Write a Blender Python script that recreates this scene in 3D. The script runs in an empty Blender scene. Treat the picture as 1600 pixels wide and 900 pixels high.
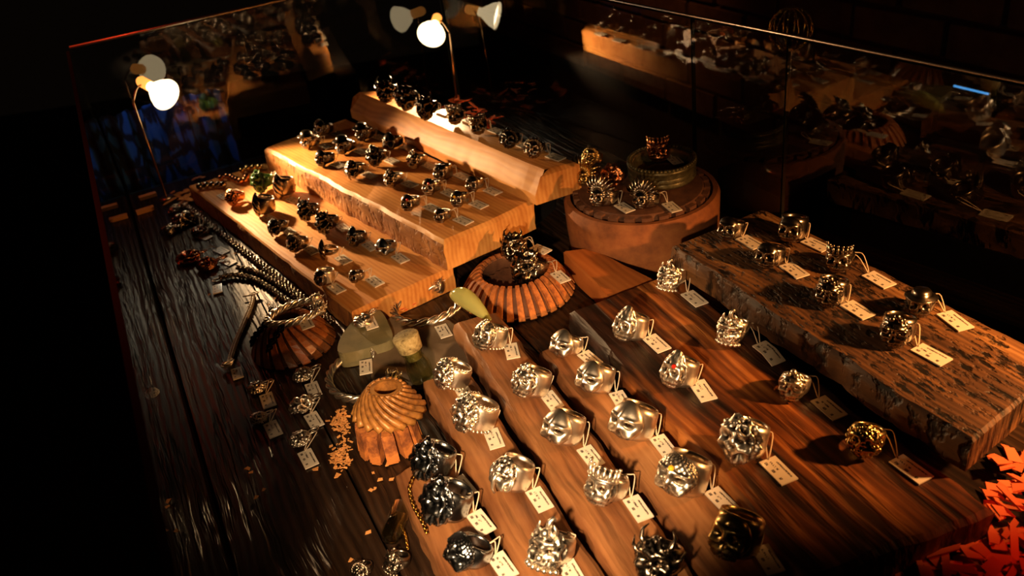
import bpy, bmesh, math, random
from mathutils import Vector, Matrix, Euler, noise
random.seed(7)
S = bpy.context.scene
COL = S.collection
PI = math.pi
# ------------------------------------------------------------------ camera
F = 1330.0; ROLL = math.radians(8.5); PITCH = math.atan2(800, F); H = 0.38
fw = Vector((0, math.cos(PITCH), -math.sin(PITCH)))
up0 = Vector((0, math.sin(PITCH), math.cos(PITCH))); rt0 = Vector((1, 0, 0))
RT = math.cos(ROLL)*rt0 - math.sin(ROLL)*up0
UP = math.cos(ROLL)*up0 + math.sin(ROLL)*rt0
CAM = Vector((0, 0, H))
cd = bpy.data.cameras.new('camera'); cam = bpy.data.objects.new('camera', cd); COL.objects.link(cam)
cd.sensor_width = 36; cd.lens = F/1600*36; cd.clip_start = 0.01; cd.clip_end = 50
m3 = Matrix((RT, UP, -fw)).transposed().to_4x4(); m3.translation = CAM
cam.matrix_world = m3
cd.dof.use_dof = True; cd.dof.focus_distance = 0.60; cd.dof.aperture_fstop = 12
S.camera = cam
# ------------------------------------------------------------------ world, exposure
w = bpy.data.worlds.new('dark_room'); S.world = w; w.use_nodes = True
w.node_tree.nodes['Background'].inputs[0].default_value = (1.0, 0.6, 0.35, 1)
w.node_tree.nodes['Background'].inputs[1].default_value = 0.0015
S.view_settings.view_transform = 'Standard'; S.view_settings.look = 'None'
S.view_settings.exposure = 0.0; S.view_settings.gamma = 1; S.view_settings.use_curve_mapping = False

def ray(x, y): return (fw*F + RT*(x-800) - UP*(y-450))
def at(x, y, z=0.0):
    d = ray(x, y); t = (z-H)/d.z; return CAM + d*t
def at_dist(x, y, p):          # the point seen at (x, y) that stands above / below ground point p
    d = ray(x, y); k = (p.x*d.x + p.y*d.y)/(d.x*d.x+d.y*d.y); return CAM + d*k
def pxmm(p): return F/((p-CAM).dot(fw))/1000

AWAY = (at(207, 310) - at(376, 880)).normalized()
C0 = at(200, 305); 
ACR = Vector((-AWAY.y, AWAY.x, 0))*-1     # to the right, along the rear wall
CR = C0 + ACR*((at(765, 150)-C0).dot(ACR))
TILT = math.atan2(ACR.y, ACR.x)           # rotation of the case about z

# ------------------------------------------------------------------ lamps of the case (positions used here and by the lamp builder)
lampA_base = at(262, 312); lampA = at_dist(246, 141, lampA_base)
lampB_base = at(716, 178); lampB = at_dist(677, 45, lampB_base)
lampC = Vector((-0.07, 0.09, 0.25)); lampD = Vector((0.42, 0.30, 0.20))
def spot(name, loc, aim, energy, color, size=1.6, blend=0.6, radius=0.010):
    d = bpy.data.lights.new(name, 'SPOT'); d.energy = energy; d.color = color; d.spot_size = size
    d.spot_blend = blend; d.shadow_soft_size = radius
    o = bpy.data.objects.new(name, d); COL.objects.link(o); o.location = loc
    o.rotation_euler = (Vector(aim)-Vector(loc)).to_track_quat('-Z', 'Y').to_euler()
    return o
def point(name, loc, energy, color, radius=0.02):
    d = bpy.data.lights.new(name, 'POINT'); d.energy = energy; d.color = color; d.shadow_soft_size = radius
    o = bpy.data.objects.new(name, d); COL.objects.link(o); o.location = loc; return o
WARM = (1.0, 0.60, 0.28)
aimA = at(575, 320, .03); aimB = at(540, 430)
dirA = (aimA-lampA).normalized(); dirB = (aimB-lampB).normalized()
spot('halogen_light', lampA+dirA*0.016, aimA, 11.0, WARM, 1.12, 0.9, 0.007)
spot('halogen_light', lampB+dirB*0.016, aimB, 17.0, WARM, 0.95, 0.9, 0.007)
spot('halogen_light', lampC, at(815, 680), 16, (1.0, 0.64, 0.33), 0.80, 0.8, 0.009)
spot('halogen_light', lampD, at(1235, 585), 10, (1.0, 0.42, 0.12), 1.10, 0.8, 0.009)
spot('red_light', at(1900, 700, 0.10), at(1570, 830), 0.30, (1.0, 0.05, 0.012), 0.95, 0.9, 0.02)
point('red_light', C0 - ACR*0.10 + Vector((0, 0, 0.30)), 0.25, (1.0, 0.07, 0.02), 0.01)
spot('cloth_fill', C0 + AWAY*0.012 + ACR*0.07 + Vector((0, 0, 0.16)), C0 + AWAY*0.055 + ACR*0.07 + Vector((0, 0, 0.03)), 0.12, (0.10, 0.35, 1.0), 1.5, 0.9, 0.01)  # added blue fill, turned away from the case onto the cloth
room = spot('brick_fill', (0.15, 1.9, 0.9), (0.50, 2.45, -0.22), 5, (1.0, 0.42, 0.16), 0.7, 1.0, 0.05)  # added fill, narrowed onto the visible bricks

# ------------------------------------------------------------------ materials
def newmat(name):
    m = bpy.data.materials.new(name); m.use_nodes = True
    nt = m.node_tree; return m, nt, nt.nodes['Principled BSDF']
def N(nt, t, **k):
    n = nt.nodes.new(t)
    for a, b in k.items():
        if a.startswith('_'): n.inputs[int(a[1:])].default_value = b
        else: setattr(n, a, b)
    return n
def ramp(nt, fac, stops):
    r = N(nt, 'ShaderNodeValToRGB'); nt.links.new(fac, r.inputs[0]); e = r.color_ramp.elements
    while len(e) < len(stops): e.new(0.5)
    for i, (p, c) in enumerate(stops): e[i].position = p; e[i].color = (*c, 1)
    return r.outputs[0]
def wood(name, cols, rough=0.55, bump=0.25, scale=1.0, grain=90.0, crack=0.0, spec=0.35, rings=0.5, pit=0.0, wavef=1.3, con=0.22):
    """grain runs along the object's local X"""
    m, nt, b = newmat(name); L = nt.links
    tc = N(nt, 'ShaderNodeTexCoord'); mp = N(nt, 'ShaderNodeMapping')
    mp.inputs['Scale'].default_value = (scale*5, scale*grain, scale*30)
    oi = N(nt, 'ShaderNodeObjectInfo'); va = N(nt, 'ShaderNodeVectorMath', operation='SCALE'); va.inputs[3].default_value = 3
    cv = N(nt, 'ShaderNodeCombineXYZ'); L.new(oi.outputs['Random'], cv.inputs[0]); L.new(oi.outputs['Random'], cv.inputs[1])
    L.new(cv.outputs[0], va.inputs[0]); ad = N(nt, 'ShaderNodeVectorMath', operation='ADD')
    # warp the grain with a broad noise
    n0 = N(nt, 'ShaderNodeTexNoise'); n0.inputs['Scale'].default_value = 14*scale; n0.inputs['Detail'].default_value = 2
    L.new(tc.outputs['Object'], ad.inputs[0]); L.new(va.outputs[0], ad.inputs[1]); L.new(ad.outputs[0], n0.inputs['Vector'])
    sc = N(nt, 'ShaderNodeVectorMath', operation='SCALE'); sc.inputs[3].default_value = 0.008
    L.new(n0.outputs['Color'], sc.inputs[0]); ad2 = N(nt, 'ShaderNodeVectorMath', operation='ADD')
    L.new(ad.outputs[0], ad2.inputs[0]); L.new(sc.outputs[0], ad2.inputs[1]); L.new(ad2.outputs[0], mp.inputs[0])
    n1 = N(nt, 'ShaderNodeTexNoise'); n1.inputs['Scale'].default_value = 1.0; n1.inputs['Detail'].default_value = 9; n1.inputs['Roughness'].default_value = 0.62
    L.new(mp.outputs[0], n1.inputs['Vector'])
    wv = N(nt, 'ShaderNodeTexWave', bands_direction='Y'); wv.inputs['Scale'].default_value = wavef; wv.inputs['Distortion'].default_value = 4; wv.inputs['Detail'].default_value = 4
    wv.inputs['Detail Scale'].default_value = 0.8
    L.new(mp.outputs[0], wv.inputs['Vector'])
    n2 = N(nt, 'ShaderNodeTexNoise'); n2.inputs['Scale'].default_value = 9*scale; n2.inputs['Detail'].default_value = 4
    L.new(ad.outputs[0], n2.inputs['Vector'])
    mx = N(nt, 'ShaderNodeMix', data_type='FLOAT'); mx.inputs[0].default_value = rings
    L.new(n1.outputs[0], mx.inputs[2]); L.new(wv.outputs[1], mx.inputs[3])
    m2 = N(nt, 'ShaderNodeMix', data_type='FLOAT'); m2.inputs[0].default_value = 0.35
    L.new(mx.outputs[0], m2.inputs[2]); L.new(n2.outputs[0], m2.inputs[3])
    k = len(cols); c = ramp(nt, m2.outputs[0], [(0.5-con+2*con*i/(k-1), cols[i]) for i in range(k)])
    hsrc = mx.outputs[0]
    if crack or pit:
        n3 = N(nt, 'ShaderNodeTexNoise'); n3.inputs['Scale'].default_value = 1.0; n3.inputs['Detail'].default_value = 3
        mp2 = N(nt, 'ShaderNodeMapping'); mp2.inputs['Scale'].default_value = (scale*(14 if not pit else 110), scale*(150 if not pit else 260), scale*60)
        L.new(ad2.outputs[0], mp2.inputs[0]); L.new(mp2.outputs[0], n3.inputs['Vector'])
        cr = ramp(nt, n3.outputs[0], [(0.36, (0, 0, 0)), (0.50, (1, 1, 1))])
        mc = N(nt, 'ShaderNodeMix', data_type='RGBA', blend_type='MULTIPLY'); mc.inputs[0].default_value = max(crack, pit)
        L.new(c, mc.inputs[6]); L.new(cr, mc.inputs[7]); c = mc.outputs[2]
        mm = N(nt, 'ShaderNodeMath', operation='MULTIPLY'); L.new(hsrc, mm.inputs[0]); L.new(cr, mm.inputs[1]); hsrc = mm.outputs[0]
    L.new(c, b.inputs['Base Color'])
    b.inputs['Roughness'].default_value = rough; b.inputs['Specular IOR Level'].default_value = spec
    bp = N(nt, 'ShaderNodeBump'); bp.inputs['Strength'].default_value = bump; bp.inputs['Distance'].default_value = 0.002
    L.new(hsrc, bp.inputs['Height']); L.new(bp.outputs[0], b.inputs['Normal'])
    return m
def metal(name, light, dark, rough=0.2, bscale=500, bump=0.1, metallic=1.0, lo=0.46, hi=0.53, spot=None):
    """oxide stays in the recesses (pointiness), the raised metal is polished"""
    m, nt, b = newmat(name); L = nt.links
    g = N(nt, 'ShaderNodeNewGeometry')
    c = ramp(nt, g.outputs['Pointiness'], [(lo, dark), (hi, light)])
    L.new(c, b.inputs['Base Color']); b.inputs['Metallic'].default_value = metallic; b.inputs['Roughness'].default_value = rough
    tc = N(nt, 'ShaderNodeTexCoord'); n = N(nt, 'ShaderNodeTexNoise'); n.inputs['Scale'].default_value = bscale; n.inputs['Detail'].default_value = 3
    L.new(tc.outputs['Object'], n.inputs['Vector'])
    bp = N(nt, 'ShaderNodeBump'); bp.inputs['Strength'].default_value = bump; bp.inputs['Distance'].default_value = 0.0006
    L.new(n.outputs[0], bp.inputs['Height']); L.new(bp.outputs[0], b.inputs['Normal'])
    return m
def rusty(name, cols, bump=0.5, sc=60, rough=0.8, metallic=0.0):
    m, nt, b = newmat(name); L = nt.links
    tc = N(nt, 'ShaderNodeTexCoord'); n = N(nt, 'ShaderNodeTexNoise'); n.inputs['Scale'].default_value = sc; n.inputs['Detail'].default_value = 8; n.inputs['Roughness'].default_value = .65
    L.new(tc.outputs['Object'], n.inputs['Vector'])
    L.new(ramp(nt, n.outputs[0], [(0.3+0.4*i/(len(cols)-1), c) for i, c in enumerate(cols)]), b.inputs['Base Color'])
    b.inputs['Roughness'].default_value = rough; b.inputs['Metallic'].default_value = metallic
    bp = N(nt, 'ShaderNodeBump'); bp.inputs['Strength'].default_value = bump; bp.inputs['Distance'].default_value = 0.0012
    L.new(n.outputs[0], bp.inputs['Height']); L.new(bp.outputs[0], b.inputs['Normal'])
    return m
def plain(name, c, rough=0.6, metallic=0.0, emit=None, es=0, trans=0, ior=1.45):
    m, nt, b = newmat(name); b.inputs['Base Color'].default_value = (*c, 1); b.inputs['Roughness'].default_value = rough
    b.inputs['Metallic'].default_value = metallic; b.inputs['Transmission Weight'].default_value = trans; b.inputs['IOR'].default_value = ior
    if emit: b.inputs['Emission Color'].default_value = (*emit, 1); b.inputs['Emission Strength'].default_value = es
    return m
M = {}
M['pine'] = wood('pine_wood', [(0.22, 0.065, 0.012), (0.50, 0.19, 0.042), (0.70, 0.33, 0.09), (0.80, 0.43, 0.13)], 0.5, 0.18, 1.0, 60, rings=0.11)
M['bark'] = wood('rough_sawn_edge', [(0.05, 0.018, 0.006), (0.26, 0.09, 0.02), (0.50, 0.22, 0.06), (0.62, 0.33, 0.12)], 0.7, 0.9, 1.3, 30, pit=0.35, rings=0.1)
M['teak'] = wood('worn_teak', [(0.06, 0.02, 0.008), (0.17, 0.065, 0.024), (0.29, 0.125, 0.046), (0.40, 0.19, 0.075)], 0.5, 0.3, 1.2, 50, crack=0.35, rings=0.04, con=0.17)
M['walnut'] = wood('figured_brown_wood', [(0.006, 0.002, 0.001), (0.035, 0.010, 0.004), (0.17, 0.048, 0.010), (0.52, 0.19, 0.045)], 0.5, 0.8, 0.7, 55, crack=0.8, rings=0.05, con=0.12)
M['weathered'] = wood('weathered_board', [(0.012, 0.006, 0.003), (0.08, 0.036, 0.016), (0.20, 0.09, 0.03), (0.44, 0.24, 0.09)], 0.55, 1.0, 1.0, 60, pit=0.95, rings=0.08, con=0.17)
M['table'] = wood('dark_varnished_wood', [(0.003, 0.002, 0.001), (0.010, 0.005, 0.003), (0.030, 0.015, 0.008), (0.075, 0.036, 0.017)], 0.34, 1.0, 0.9, 55, rings=0.14, spec=0.5, wavef=1.1, crack=0.5)
M['beam'] = wood('orange_stained_wood', [(0.08, 0.02, 0.004), (0.35, 0.10, 0.02), (0.5, 0.16, 0.035)], 0.6, 0.4, 1.0, 40, rings=0.1)
M['black'] = plain('black_paint', (0.004, 0.003, 0.003), 0.7)
M['soft_silver'] = plain('brushed_silver', (0.8, 0.74, 0.64), 0.5, 0.75)
M['silver'] = metal('polished_silver', (0.90, 0.82, 0.70), (0.08, 0.05, 0.03), 0.33)
M['oxid'] = metal('oxidised_silver', (0.40, 0.33, 0.26), (0.010, 0.008, 0.006), 0.24)
M['black_metal'] = metal('blackened_silver', (0.15, 0.13, 0.115), (0.006, 0.006, 0.006), 0.22)
M['steel'] = metal('blue_grey_steel', (0.40, 0.42, 0.44), (0.03, 0.035, 0.04), 0.22)
M['brass'] = metal('antique_brass', (0.72, 0.50, 0.20), (0.05, 0.03, 0.01), 0.25)
M['copper'] = metal('red_copper', (0.62, 0.26, 0.12), (0.04, 0.012, 0.006), 0.26)
M['green'] = metal('green_enamel', (0.04, 0.10, 0.02), (0.004, 0.012, 0.003), 0.22, metallic=0.2)
M['gold'] = metal('gold', (1.0, 0.62, 0.16), (0.5, 0.25, 0.05), 0.2)
M['rust'] = rusty('rusted_iron', [(0.05, 0.014, 0.005), (0.26, 0.075, 0.018), (0.55, 0.18, 0.035), (0.40, 0.12, 0.025)])
M['rust_drum'] = rusty('rusted_drum', [(0.12, 0.036, 0.010), (0.24, 0.075, 0.018), (0.32, 0.115, 0.030)], 0.25, 45)
M['rust_dark'] = rusty('dark_rust', [(0.03, 0.010, 0.005), (0.11, 0.038, 0.015), (0.17, 0.07, 0.03)], 0.5)
M['bronze_gear'] = rusty('oily_bronze', [(0.10, 0.04, 0.012), (0.36, 0.15, 0.035), (0.52, 0.25, 0.06)], 0.3, 90, 0.42, 0.2)
M['varnish_rust'] = rusty('glossy_brown_iron', [(0.07, 0.018, 0.006), (0.30, 0.09, 0.022), (0.42, 0.15, 0.04)], 0.3, 60, 0.32)
M['verdigris'] = rusty('grey_green_metal', [(0.05, 0.045, 0.022), (0.16, 0.14, 0.07), (0.27, 0.24, 0.13)], 0.3, 200, 0.35, 0.5)
M['stone'] = rusty('olive_stone', [(0.10, 0.085, 0.04), (0.19, 0.16, 0.075), (0.24, 0.20, 0.10)], 0.1, 25, 0.35)
M['slab'] = rusty('dull_brown_stone', [(0.10, 0.065, 0.035), (0.16, 0.105, 0.06), (0.18, 0.125, 0.07)], 0.1, 18, 0.5)
M['cork'] = rusty('cork', [(0.12, 0.08, 0.03), (0.36, 0.27, 0.11), (0.48, 0.38, 0.18)], 0.6, 320, 0.8)
M['string'] = plain('white_thread', (0.72, 0.58, 0.42), 0.7)
M['chip_red'] = plain('reddish_wood_chip', (0.60, 0.13, 0.035), 0.8)
M['chip'] = plain('pale_wood_chip', (0.66, 0.30, 0.09), 0.8)
M['cap'] = plain('lamp_cap', (0.8, 0.45, 0.15), 0.5, 0, (1.0, 0.35, 0.06), 1.6)
M['lens'] = plain('lit_lamp_face', (1, 1, 1), 0.3, 0, (1.0, 0.86, 0.60), 14)
M['cone'] = plain('glowing_reflector', (1, 0.9, 0.7), 0.15, 0, (1.0, 0.76, 0.42), 3.5)
M['iron'] = plain('dull_iron_rod', (0.55, 0.34, 0.2), 0.3, 1.0)
M['jade'] = plain('olive_green_glass', (0.62, 0.62, 0.22), 0.12, 0, trans=0.5)
M['red_gem'] = plain('red_gem', (0.55, 0.02, 0.01), 0.1)
M['gold_gem'] = plain('yellow_gem', (0.9, 0.5, 0.03), 0.1)
M['blue_streak'] = plain('painted_blue_reflection', (0.1, 0.3, 1), 0.3, 0, (0.10, 0.42, 1.0), 0.8)  # glow that stands in for a blue reflection on the glass edge
M['floor'] = rusty('dark_floor', [(0.006, 0.004, 0.003), (0.012, 0.008, 0.006)], 0.1, 5)
M['brick'] = rusty('old_brick', [(0.20, 0.08, 0.03), (0.32, 0.14, 0.055), (0.38, 0.18, 0.08)], 0.5, 22)
M['mortar'] = rusty('mortar', [(0.10, 0.05, 0.025), (0.15, 0.08, 0.04)], 0.4, 60)
def make_card():
    m, nt, b = newmat('printed_price_card'); L = nt.links
    uv = N(nt, 'ShaderNodeUVMap'); sp = N(nt, 'ShaderNodeSeparateXYZ'); L.new(uv.outputs[0], sp.inputs[0])
    oi = N(nt, 'ShaderNodeObjectInfo')
    def band(o, a, c, s=0.015):
        x = N(nt, 'ShaderNodeMath', operation='GREATER_THAN'); x.inputs[1].default_value = a; L.new(o, x.inputs[0])
        y = N(nt, 'ShaderNodeMath', operation='LESS_THAN'); y.inputs[1].default_value = c; L.new(o, y.inputs[0])
        z = N(nt, 'ShaderNodeMath', operation='MULTIPLY'); L.new(x.outputs[0], z.inputs[0]); L.new(y.outputs[0], z.inputs[1]); return z.outputs[0]
    def mul(a, c):
        z = N(nt, 'ShaderNodeMath', operation='MULTIPLY'); L.new(a, z.inputs[0]); L.new(c, z.inputs[1]); return z.outputs[0]
    def mxx(a, c):
        z = N(nt, 'ShaderNodeMath', operation='MAXIMUM'); L.new(a, z.inputs[0]); L.new(c, z.inputs[1]); return z.outputs[0]
    def glyph(freq, thr):
        mp = N(nt, 'ShaderNodeMapping'); mp.inputs['Scale'].default_value = freq
        ad = N(nt, 'ShaderNodeVectorMath', operation='ADD'); cx = N(nt, 'ShaderNodeCombineXYZ'); L.new(oi.outputs['Random'], cx.inputs[0])
        L.new(uv.outputs[0], ad.inputs[0]); L.new(cx.outputs[0], ad.inputs[1]); L.new(ad.outputs[0], mp.inputs[0])
        n = N(nt, 'ShaderNodeTexNoise'); n.inputs['Scale'].default_value = 1; n.inputs['Detail'].default_value = 1; L.new(mp.outputs[0], n.inputs['Vector'])
        g = N(nt, 'ShaderNodeMath', operation='GREATER_THAN'); g.inputs[1].default_value = thr; L.new(n.outputs[0], g.inputs[0]); return g.outputs[0]
    x, y = sp.outputs[0], sp.outputs[1]
    line1 = mul(mul(band(y, .74, .84), band(x, .22, .88)), glyph((34, 14, 1), .42))
    line2 = mul(mul(band(y, .44, .56), band(x, .14, .50)), glyph((18, 9, 1), .50))
    blocks = mxx(mxx(band(x, .10, .22), band(x, .42, .54)), band(x, .76, .84))
    line3 = mul(mul(band(y, .16, .32), blocks), glyph((40, 22, 1), .38))
    ink = mxx(mxx(line1, line2), line3)
    c = N(nt, 'ShaderNodeMix', data_type='RGBA'); L.new(ink, c.inputs[0]); c.inputs[6].default_value = (.74, .66, .54, 1); c.inputs[7].default_value = (.07, .05, .04, 1)
    L.new(c.outputs[2], b.inputs['Base Color']); b.inputs['Roughness'].default_value = 0.38
    b.inputs['Coat Weight'].default_value = 0.5; b.inputs['Coat Roughness'].default_value = 0.12
    return m
M['card'] = make_card()
M['catchlight'] = plain('catchlight_metal', (0.75, 0.62, 0.52), 0.38, 1.0)  # shiny metal added so the glass top edges catch the light
def make_glass(name='showcase_glass', tint=(0.95, 0.97, 0.95), ior=1.6):
    m = bpy.data.materials.new(name); m.use_nodes = True; nt = m.node_tree; L = nt.links
    for n in list(nt.nodes): nt.nodes.remove(n)
    out = N(nt, 'ShaderNodeOutputMaterial'); tr = N(nt, 'ShaderNodeBsdfTransparent'); gl = N(nt, 'ShaderNodeBsdfGlossy')
    tr.inputs[0].default_value = (*tint, 1); gl.inputs['Roughness'].default_value = 0.015; gl.inputs[0].default_value = (1, 1, 1, 1)
    fr = N(nt, 'ShaderNodeFresnel'); fr.inputs[0].default_value = ior
    ge = N(nt, 'ShaderNodeNewGeometry'); inv = N(nt, 'ShaderNodeMath', operation='SUBTRACT'); inv.inputs[0].default_value = 1; L.new(ge.outputs['Backfacing'], inv.inputs[1])
    mu = N(nt, 'ShaderNodeMath', operation='MULTIPLY'); L.new(fr.outputs[0], mu.inputs[0]); L.new(inv.outputs[0], mu.inputs[1])
    mx = N(nt, 'ShaderNodeMixShader'); L.new(mu.outputs[0], mx.inputs[0]); L.new(tr.outputs[0], mx.inputs[1]); L.new(gl.outputs[0], mx.inputs[2]); L.new(mx.outputs[0], out.inputs[0])
    return m
M['glass'] = make_glass()
M['vial'] = make_glass('bottle_glass', (0.75, 0.78, 0.66), 1.6)
M['edge'] = plain('ground_glass_edge', (0.03, 0.04, 0.035), 0.4); M['edge'].node_tree.nodes['Principled BSDF'].inputs['Specular IOR Level'].default_value = 0.12
def make_poster():
    m, nt, b = newmat('blue_patterned_cloth'); L = nt.links
    tc = N(nt, 'ShaderNodeTexCoord'); mp = N(nt, 'ShaderNodeMapping'); mp.inputs['Scale'].default_value = (42, 42, 30)
    n0 = N(nt, 'ShaderNodeTexNoise'); n0.inputs['Scale'].default_value = 20
    L.new(tc.outputs['Object'], n0.inputs['Vector']); sc = N(nt, 'ShaderNodeVectorMath', operation='SCALE'); sc.inputs[3].default_value = .03; L.new(n0.outputs['Color'], sc.inputs[0])
    ad = N(nt, 'ShaderNodeVectorMath', operation='ADD'); L.new(tc.outputs['Object'], ad.inputs[0]); L.new(sc.outputs[0], ad.inputs[1]); L.new(ad.outputs[0], mp.inputs[0])
    v = N(nt, 'ShaderNodeTexVoronoi', feature='DISTANCE_TO_EDGE', distance='EUCLIDEAN') ; L.new(mp.outputs[0], v.inputs['Vector']); v.inputs['Scale'].default_value = 1
    L.new(ramp(nt, v.outputs[0], [(0.10, (0.004, 0.006, 0.02)), (0.2, (0.02, 0.10, 0.34))]), b.inputs['Base Color']); b.inputs['Roughness'].default_value = .9
    return m
M['poster'] = make_poster()

# ------------------------------------------------------------------ mesh helpers
def mk(name, bm, mat, parent=None, smooth=True, kind=None):
    me = bpy.data.meshes.new(name); bm.normal_update(); bm.to_mesh(me); bm.free()
    for mt in (mat if isinstance(mat, (list, tuple)) else [mat]): me.materials.append(mt)
    if smooth:
        for p in me.polygons: p.use_smooth = True
    o = bpy.data.objects.new(name, me); COL.objects.link(o)
    if parent: o.parent = parent
    if kind: o['kind'] = kind
    return o
def tag(o, label, cat, group=None):
    o['label'] = label; o['category'] = cat
    if group: o['group'] = group
    return o
def thing(name, loc, rz=0, label=None, cat=None, group=None):
    o = bpy.data.objects.new(name, None); COL.objects.link(o); o.empty_display_size = .01
    o.location = loc; o.rotation_euler = (0, 0, rz)
    if label: tag(o, label, cat, group)
    return o
def box(bm, cx, cy, cz, sx, sy, sz, M4=None):
    r = bmesh.ops.create_cube(bm, size=1.0)['verts']
    for v in r:
        v.co = Vector((cx+v.co.x*sx, cy+v.co.y*sy, cz+v.co.z*sz))
        if M4 is not None: v.co = M4 @ v.co
    return r
def frames(path, closed=False):
    n = len(path); T = []
    for i in range(n):
        a = path[(i-1) % n] if (closed or i > 0) else path[i]; b = path[(i+1) % n] if (closed or i < n-1) else path[i]
        T.append((b-a).normalized())
    u = T[0].orthogonal().normalized() if abs(T[0].z) > .9 else T[0].cross(Vector((0, 0, 1))).normalized()
    out = []
    for t in T:
        u = (u - t*u.dot(t)).normalized(); out.append((t, u, t.cross(u)))
    return out
def tube(bm, path, r, seg=8, closed=False, cap=True):
    path = [Vector(p) for p in path]; fr = frames(path, closed); rings = []
    for i, (p, (t, u, v)) in enumerate(zip(path, fr)):
        rr = r[i] if isinstance(r, (list, tuple)) else r
        rings.append([bm.verts.new(p + (u*math.cos(2*PI*k/seg)+v*math.sin(2*PI*k/seg))*rr) for k in range(seg)])
    n = len(rings)
    for i in range(n if closed else n-1):
        a, b = rings[i], rings[(i+1) % n]
        for k in range(seg): bm.faces.new((a[k], a[(k+1) % seg], b[(k+1) % seg], b[k]))
    if cap and not closed:
        bm.faces.new(rings[0][::-1]); bm.faces.new(rings[-1])
def lathe(bm, prof, seg=48, M4=None, fr=None, closed=True):
    """prof: list of (r,z); closed profile makes a solid ring; fr(ang,r,z) may displace the radius"""
    rings = []
    for k in range(seg):
        a = 2*PI*k/seg; row = []
        for (r, z) in prof:
            rr, zz = fr(a, r, z) if fr else (r, z)
            p = Vector((rr*math.cos(a), rr*math.sin(a), zz))
            row.append(bm.verts.new(M4 @ p if M4 is not None else p))
        rings.append(row)
    n = len(prof)
    for k in range(seg):
        a, b = rings[k], rings[(k+1) % seg]
        for i in range(n if closed else n-1):
            j = (i+1) % n
            bm.faces.new((a[i], b[i], b[j], a[j]))
def ball(bm, c, r, seg=8, sq=(1, 1, 1)):
    v = bmesh.ops.create_uvsphere(bm, u_segments=seg, v_segments=max(4, seg//2+1), radius=1)['verts']
    for x in v: x.co = Vector((c[0]+x.co.x*r*sq[0], c[1]+x.co.y*r*sq[1], c[2]+x.co.z*r*sq[2]))
def horn(bm, pts, r0, r1=0.0002, seg=7):
    n = len(pts); tube(bm, pts, [r0+(r1-r0)*i/(n-1) for i in range(n)], seg)
def curve(pts, n):             # Catmull-Rom through pts
    pts = [Vector(p) for p in pts]; P = [2*pts[0]-pts[1]]+pts+[2*pts[-1]-pts[-2]]; out = []
    m = len(pts)-1
    for i in range(n):
        s = i/(n-1)*m; k = min(int(s), m-1); t = s-k; a, b, c, d = P[k:k+4]
        out.append(0.5*((2*b)+(c-a)*t+(2*a-5*b+4*c-d)*t*t+(3*b-a-3*c+d)*t**3))
    return out
def length_steps(pts, step):
    c = curve(pts, 40*len(pts)); out = [c[0]]; acc = 0
    for a, b in zip(c, c[1:]):
        acc += (b-a).length
        if acc >= step: out.append(b); acc = 0
    return out

# ------------------------------------------------------------------ the room
def quad_prism(bm, P, z0, z1):
    lo = [bm.verts.new((p.x, p.y, z0)) for p in P]; hi = [bm.verts.new((p.x, p.y, z1)) for p in P]; n = len(P)
    bm.faces.new(lo[::-1]); bm.faces.new(hi)
    for i in range(n): bm.faces.new((lo[i], lo[(i+1) % n], hi[(i+1) % n], hi[i]))
bm = bmesh.new(); box(bm, 0.2, 1.0, -0.83, 8, 7, 0.02); mk('floor', bm, M['floor'], smooth=False, kind='structure')
# case base and table planks (long direction AWAY)
CASE_L = 1.28; WID = 0.50
NEAR_L = C0 - AWAY*CASE_L; 
def cp(u, v, z=0): return C0 + ACR*u - AWAY*v + Vector((0, 0, z))   # u right along the rear wall, v towards the viewer
table = thing('display_table', cp(0, 0, -0.82), TILT, 'long dark varnished plank table filling the bottom of the glass showcase', 'table')
base_inv = table.matrix_basis.inverted()
def cp_l(u, v, z): return Vector((u, -v, z+0.82))
bm = bmesh.new(); box(bm, WID/2, -CASE_L/2, 0.395, WID-0.02, CASE_L-0.02, 0.79); mk('base_cabinet', bm, M['black'], table, False)
nb = 6; pw = WID/nb
for i in range(nb):
    bm = bmesh.new(); r = box(bm, 0, 0, 0, CASE_L, pw-0.0016, 0.022)
    bmesh.ops.bevel(bm, geom=bm.edges[:], offset=0.0014, segments=1)
    o = mk('plank', bm, M['table'], table, False); o.location = (pw*(i+.5), -CASE_L/2, 0.81 - 0.001 + random.uniform(-.0003, 0)); o.rotation_euler = (0, 0, PI/2)
# glass height from the rear left top corner
GH = at_dist(113, 78, C0).z
WU, WK = 0.445, 0.095
case = thing('glass_showcase', cp(0, 0, 0.0), TILT, 'tall clear glass showcase walls around the jewellery display', 'showcase')
def pane(u0, v0, u1, v1, name='glass_pane', t=0.0035):
    bm = bmesh.new(); L = math.hypot(u1-u0, v1-v0); box(bm, 0, 0, 0, L-0.0015, t, GH)
    o = mk(name, bm, [M['glass'], M['edge']], case, False)
    for p in o.data.polygons:
        if abs(p.normal.y) < .5: p.material_index = 1
    o.location = ((u0+u1)/2, -(v0+v1)/2, GH/2); o.rotation_euler = (0, 0, math.atan2(-(v1-v0), u1-u0)); return o
pane(-0.003, 0, -0.003, CASE_L)
pane(0, -0.003, WU, -0.003)
def wall_v(px, py):            # v where the right wall's top edge is seen
    p = at(px, py, GH); a = C0+ACR*WU; n = AWAY.cross(Vector((0, 0, 1)))
    # crossing of the line of sight (in plan) with the wall line
    dx, dy = p.x-CAM.x, p.y-CAM.y; D = -AWAY+ACR*WK
    t = ((a.x-CAM.x)*dy-(a.y-CAM.y)*dx)/(dx*D.y-dy*D.x); return abs(t)
vs = [0.0, wall_v(1078, 40), wall_v(1228, 72), CASE_L]
for a, b in zip(vs, vs[1:]): pane(WU+0.003+WK*a, a, WU+0.003+WK*b, b)
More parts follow.
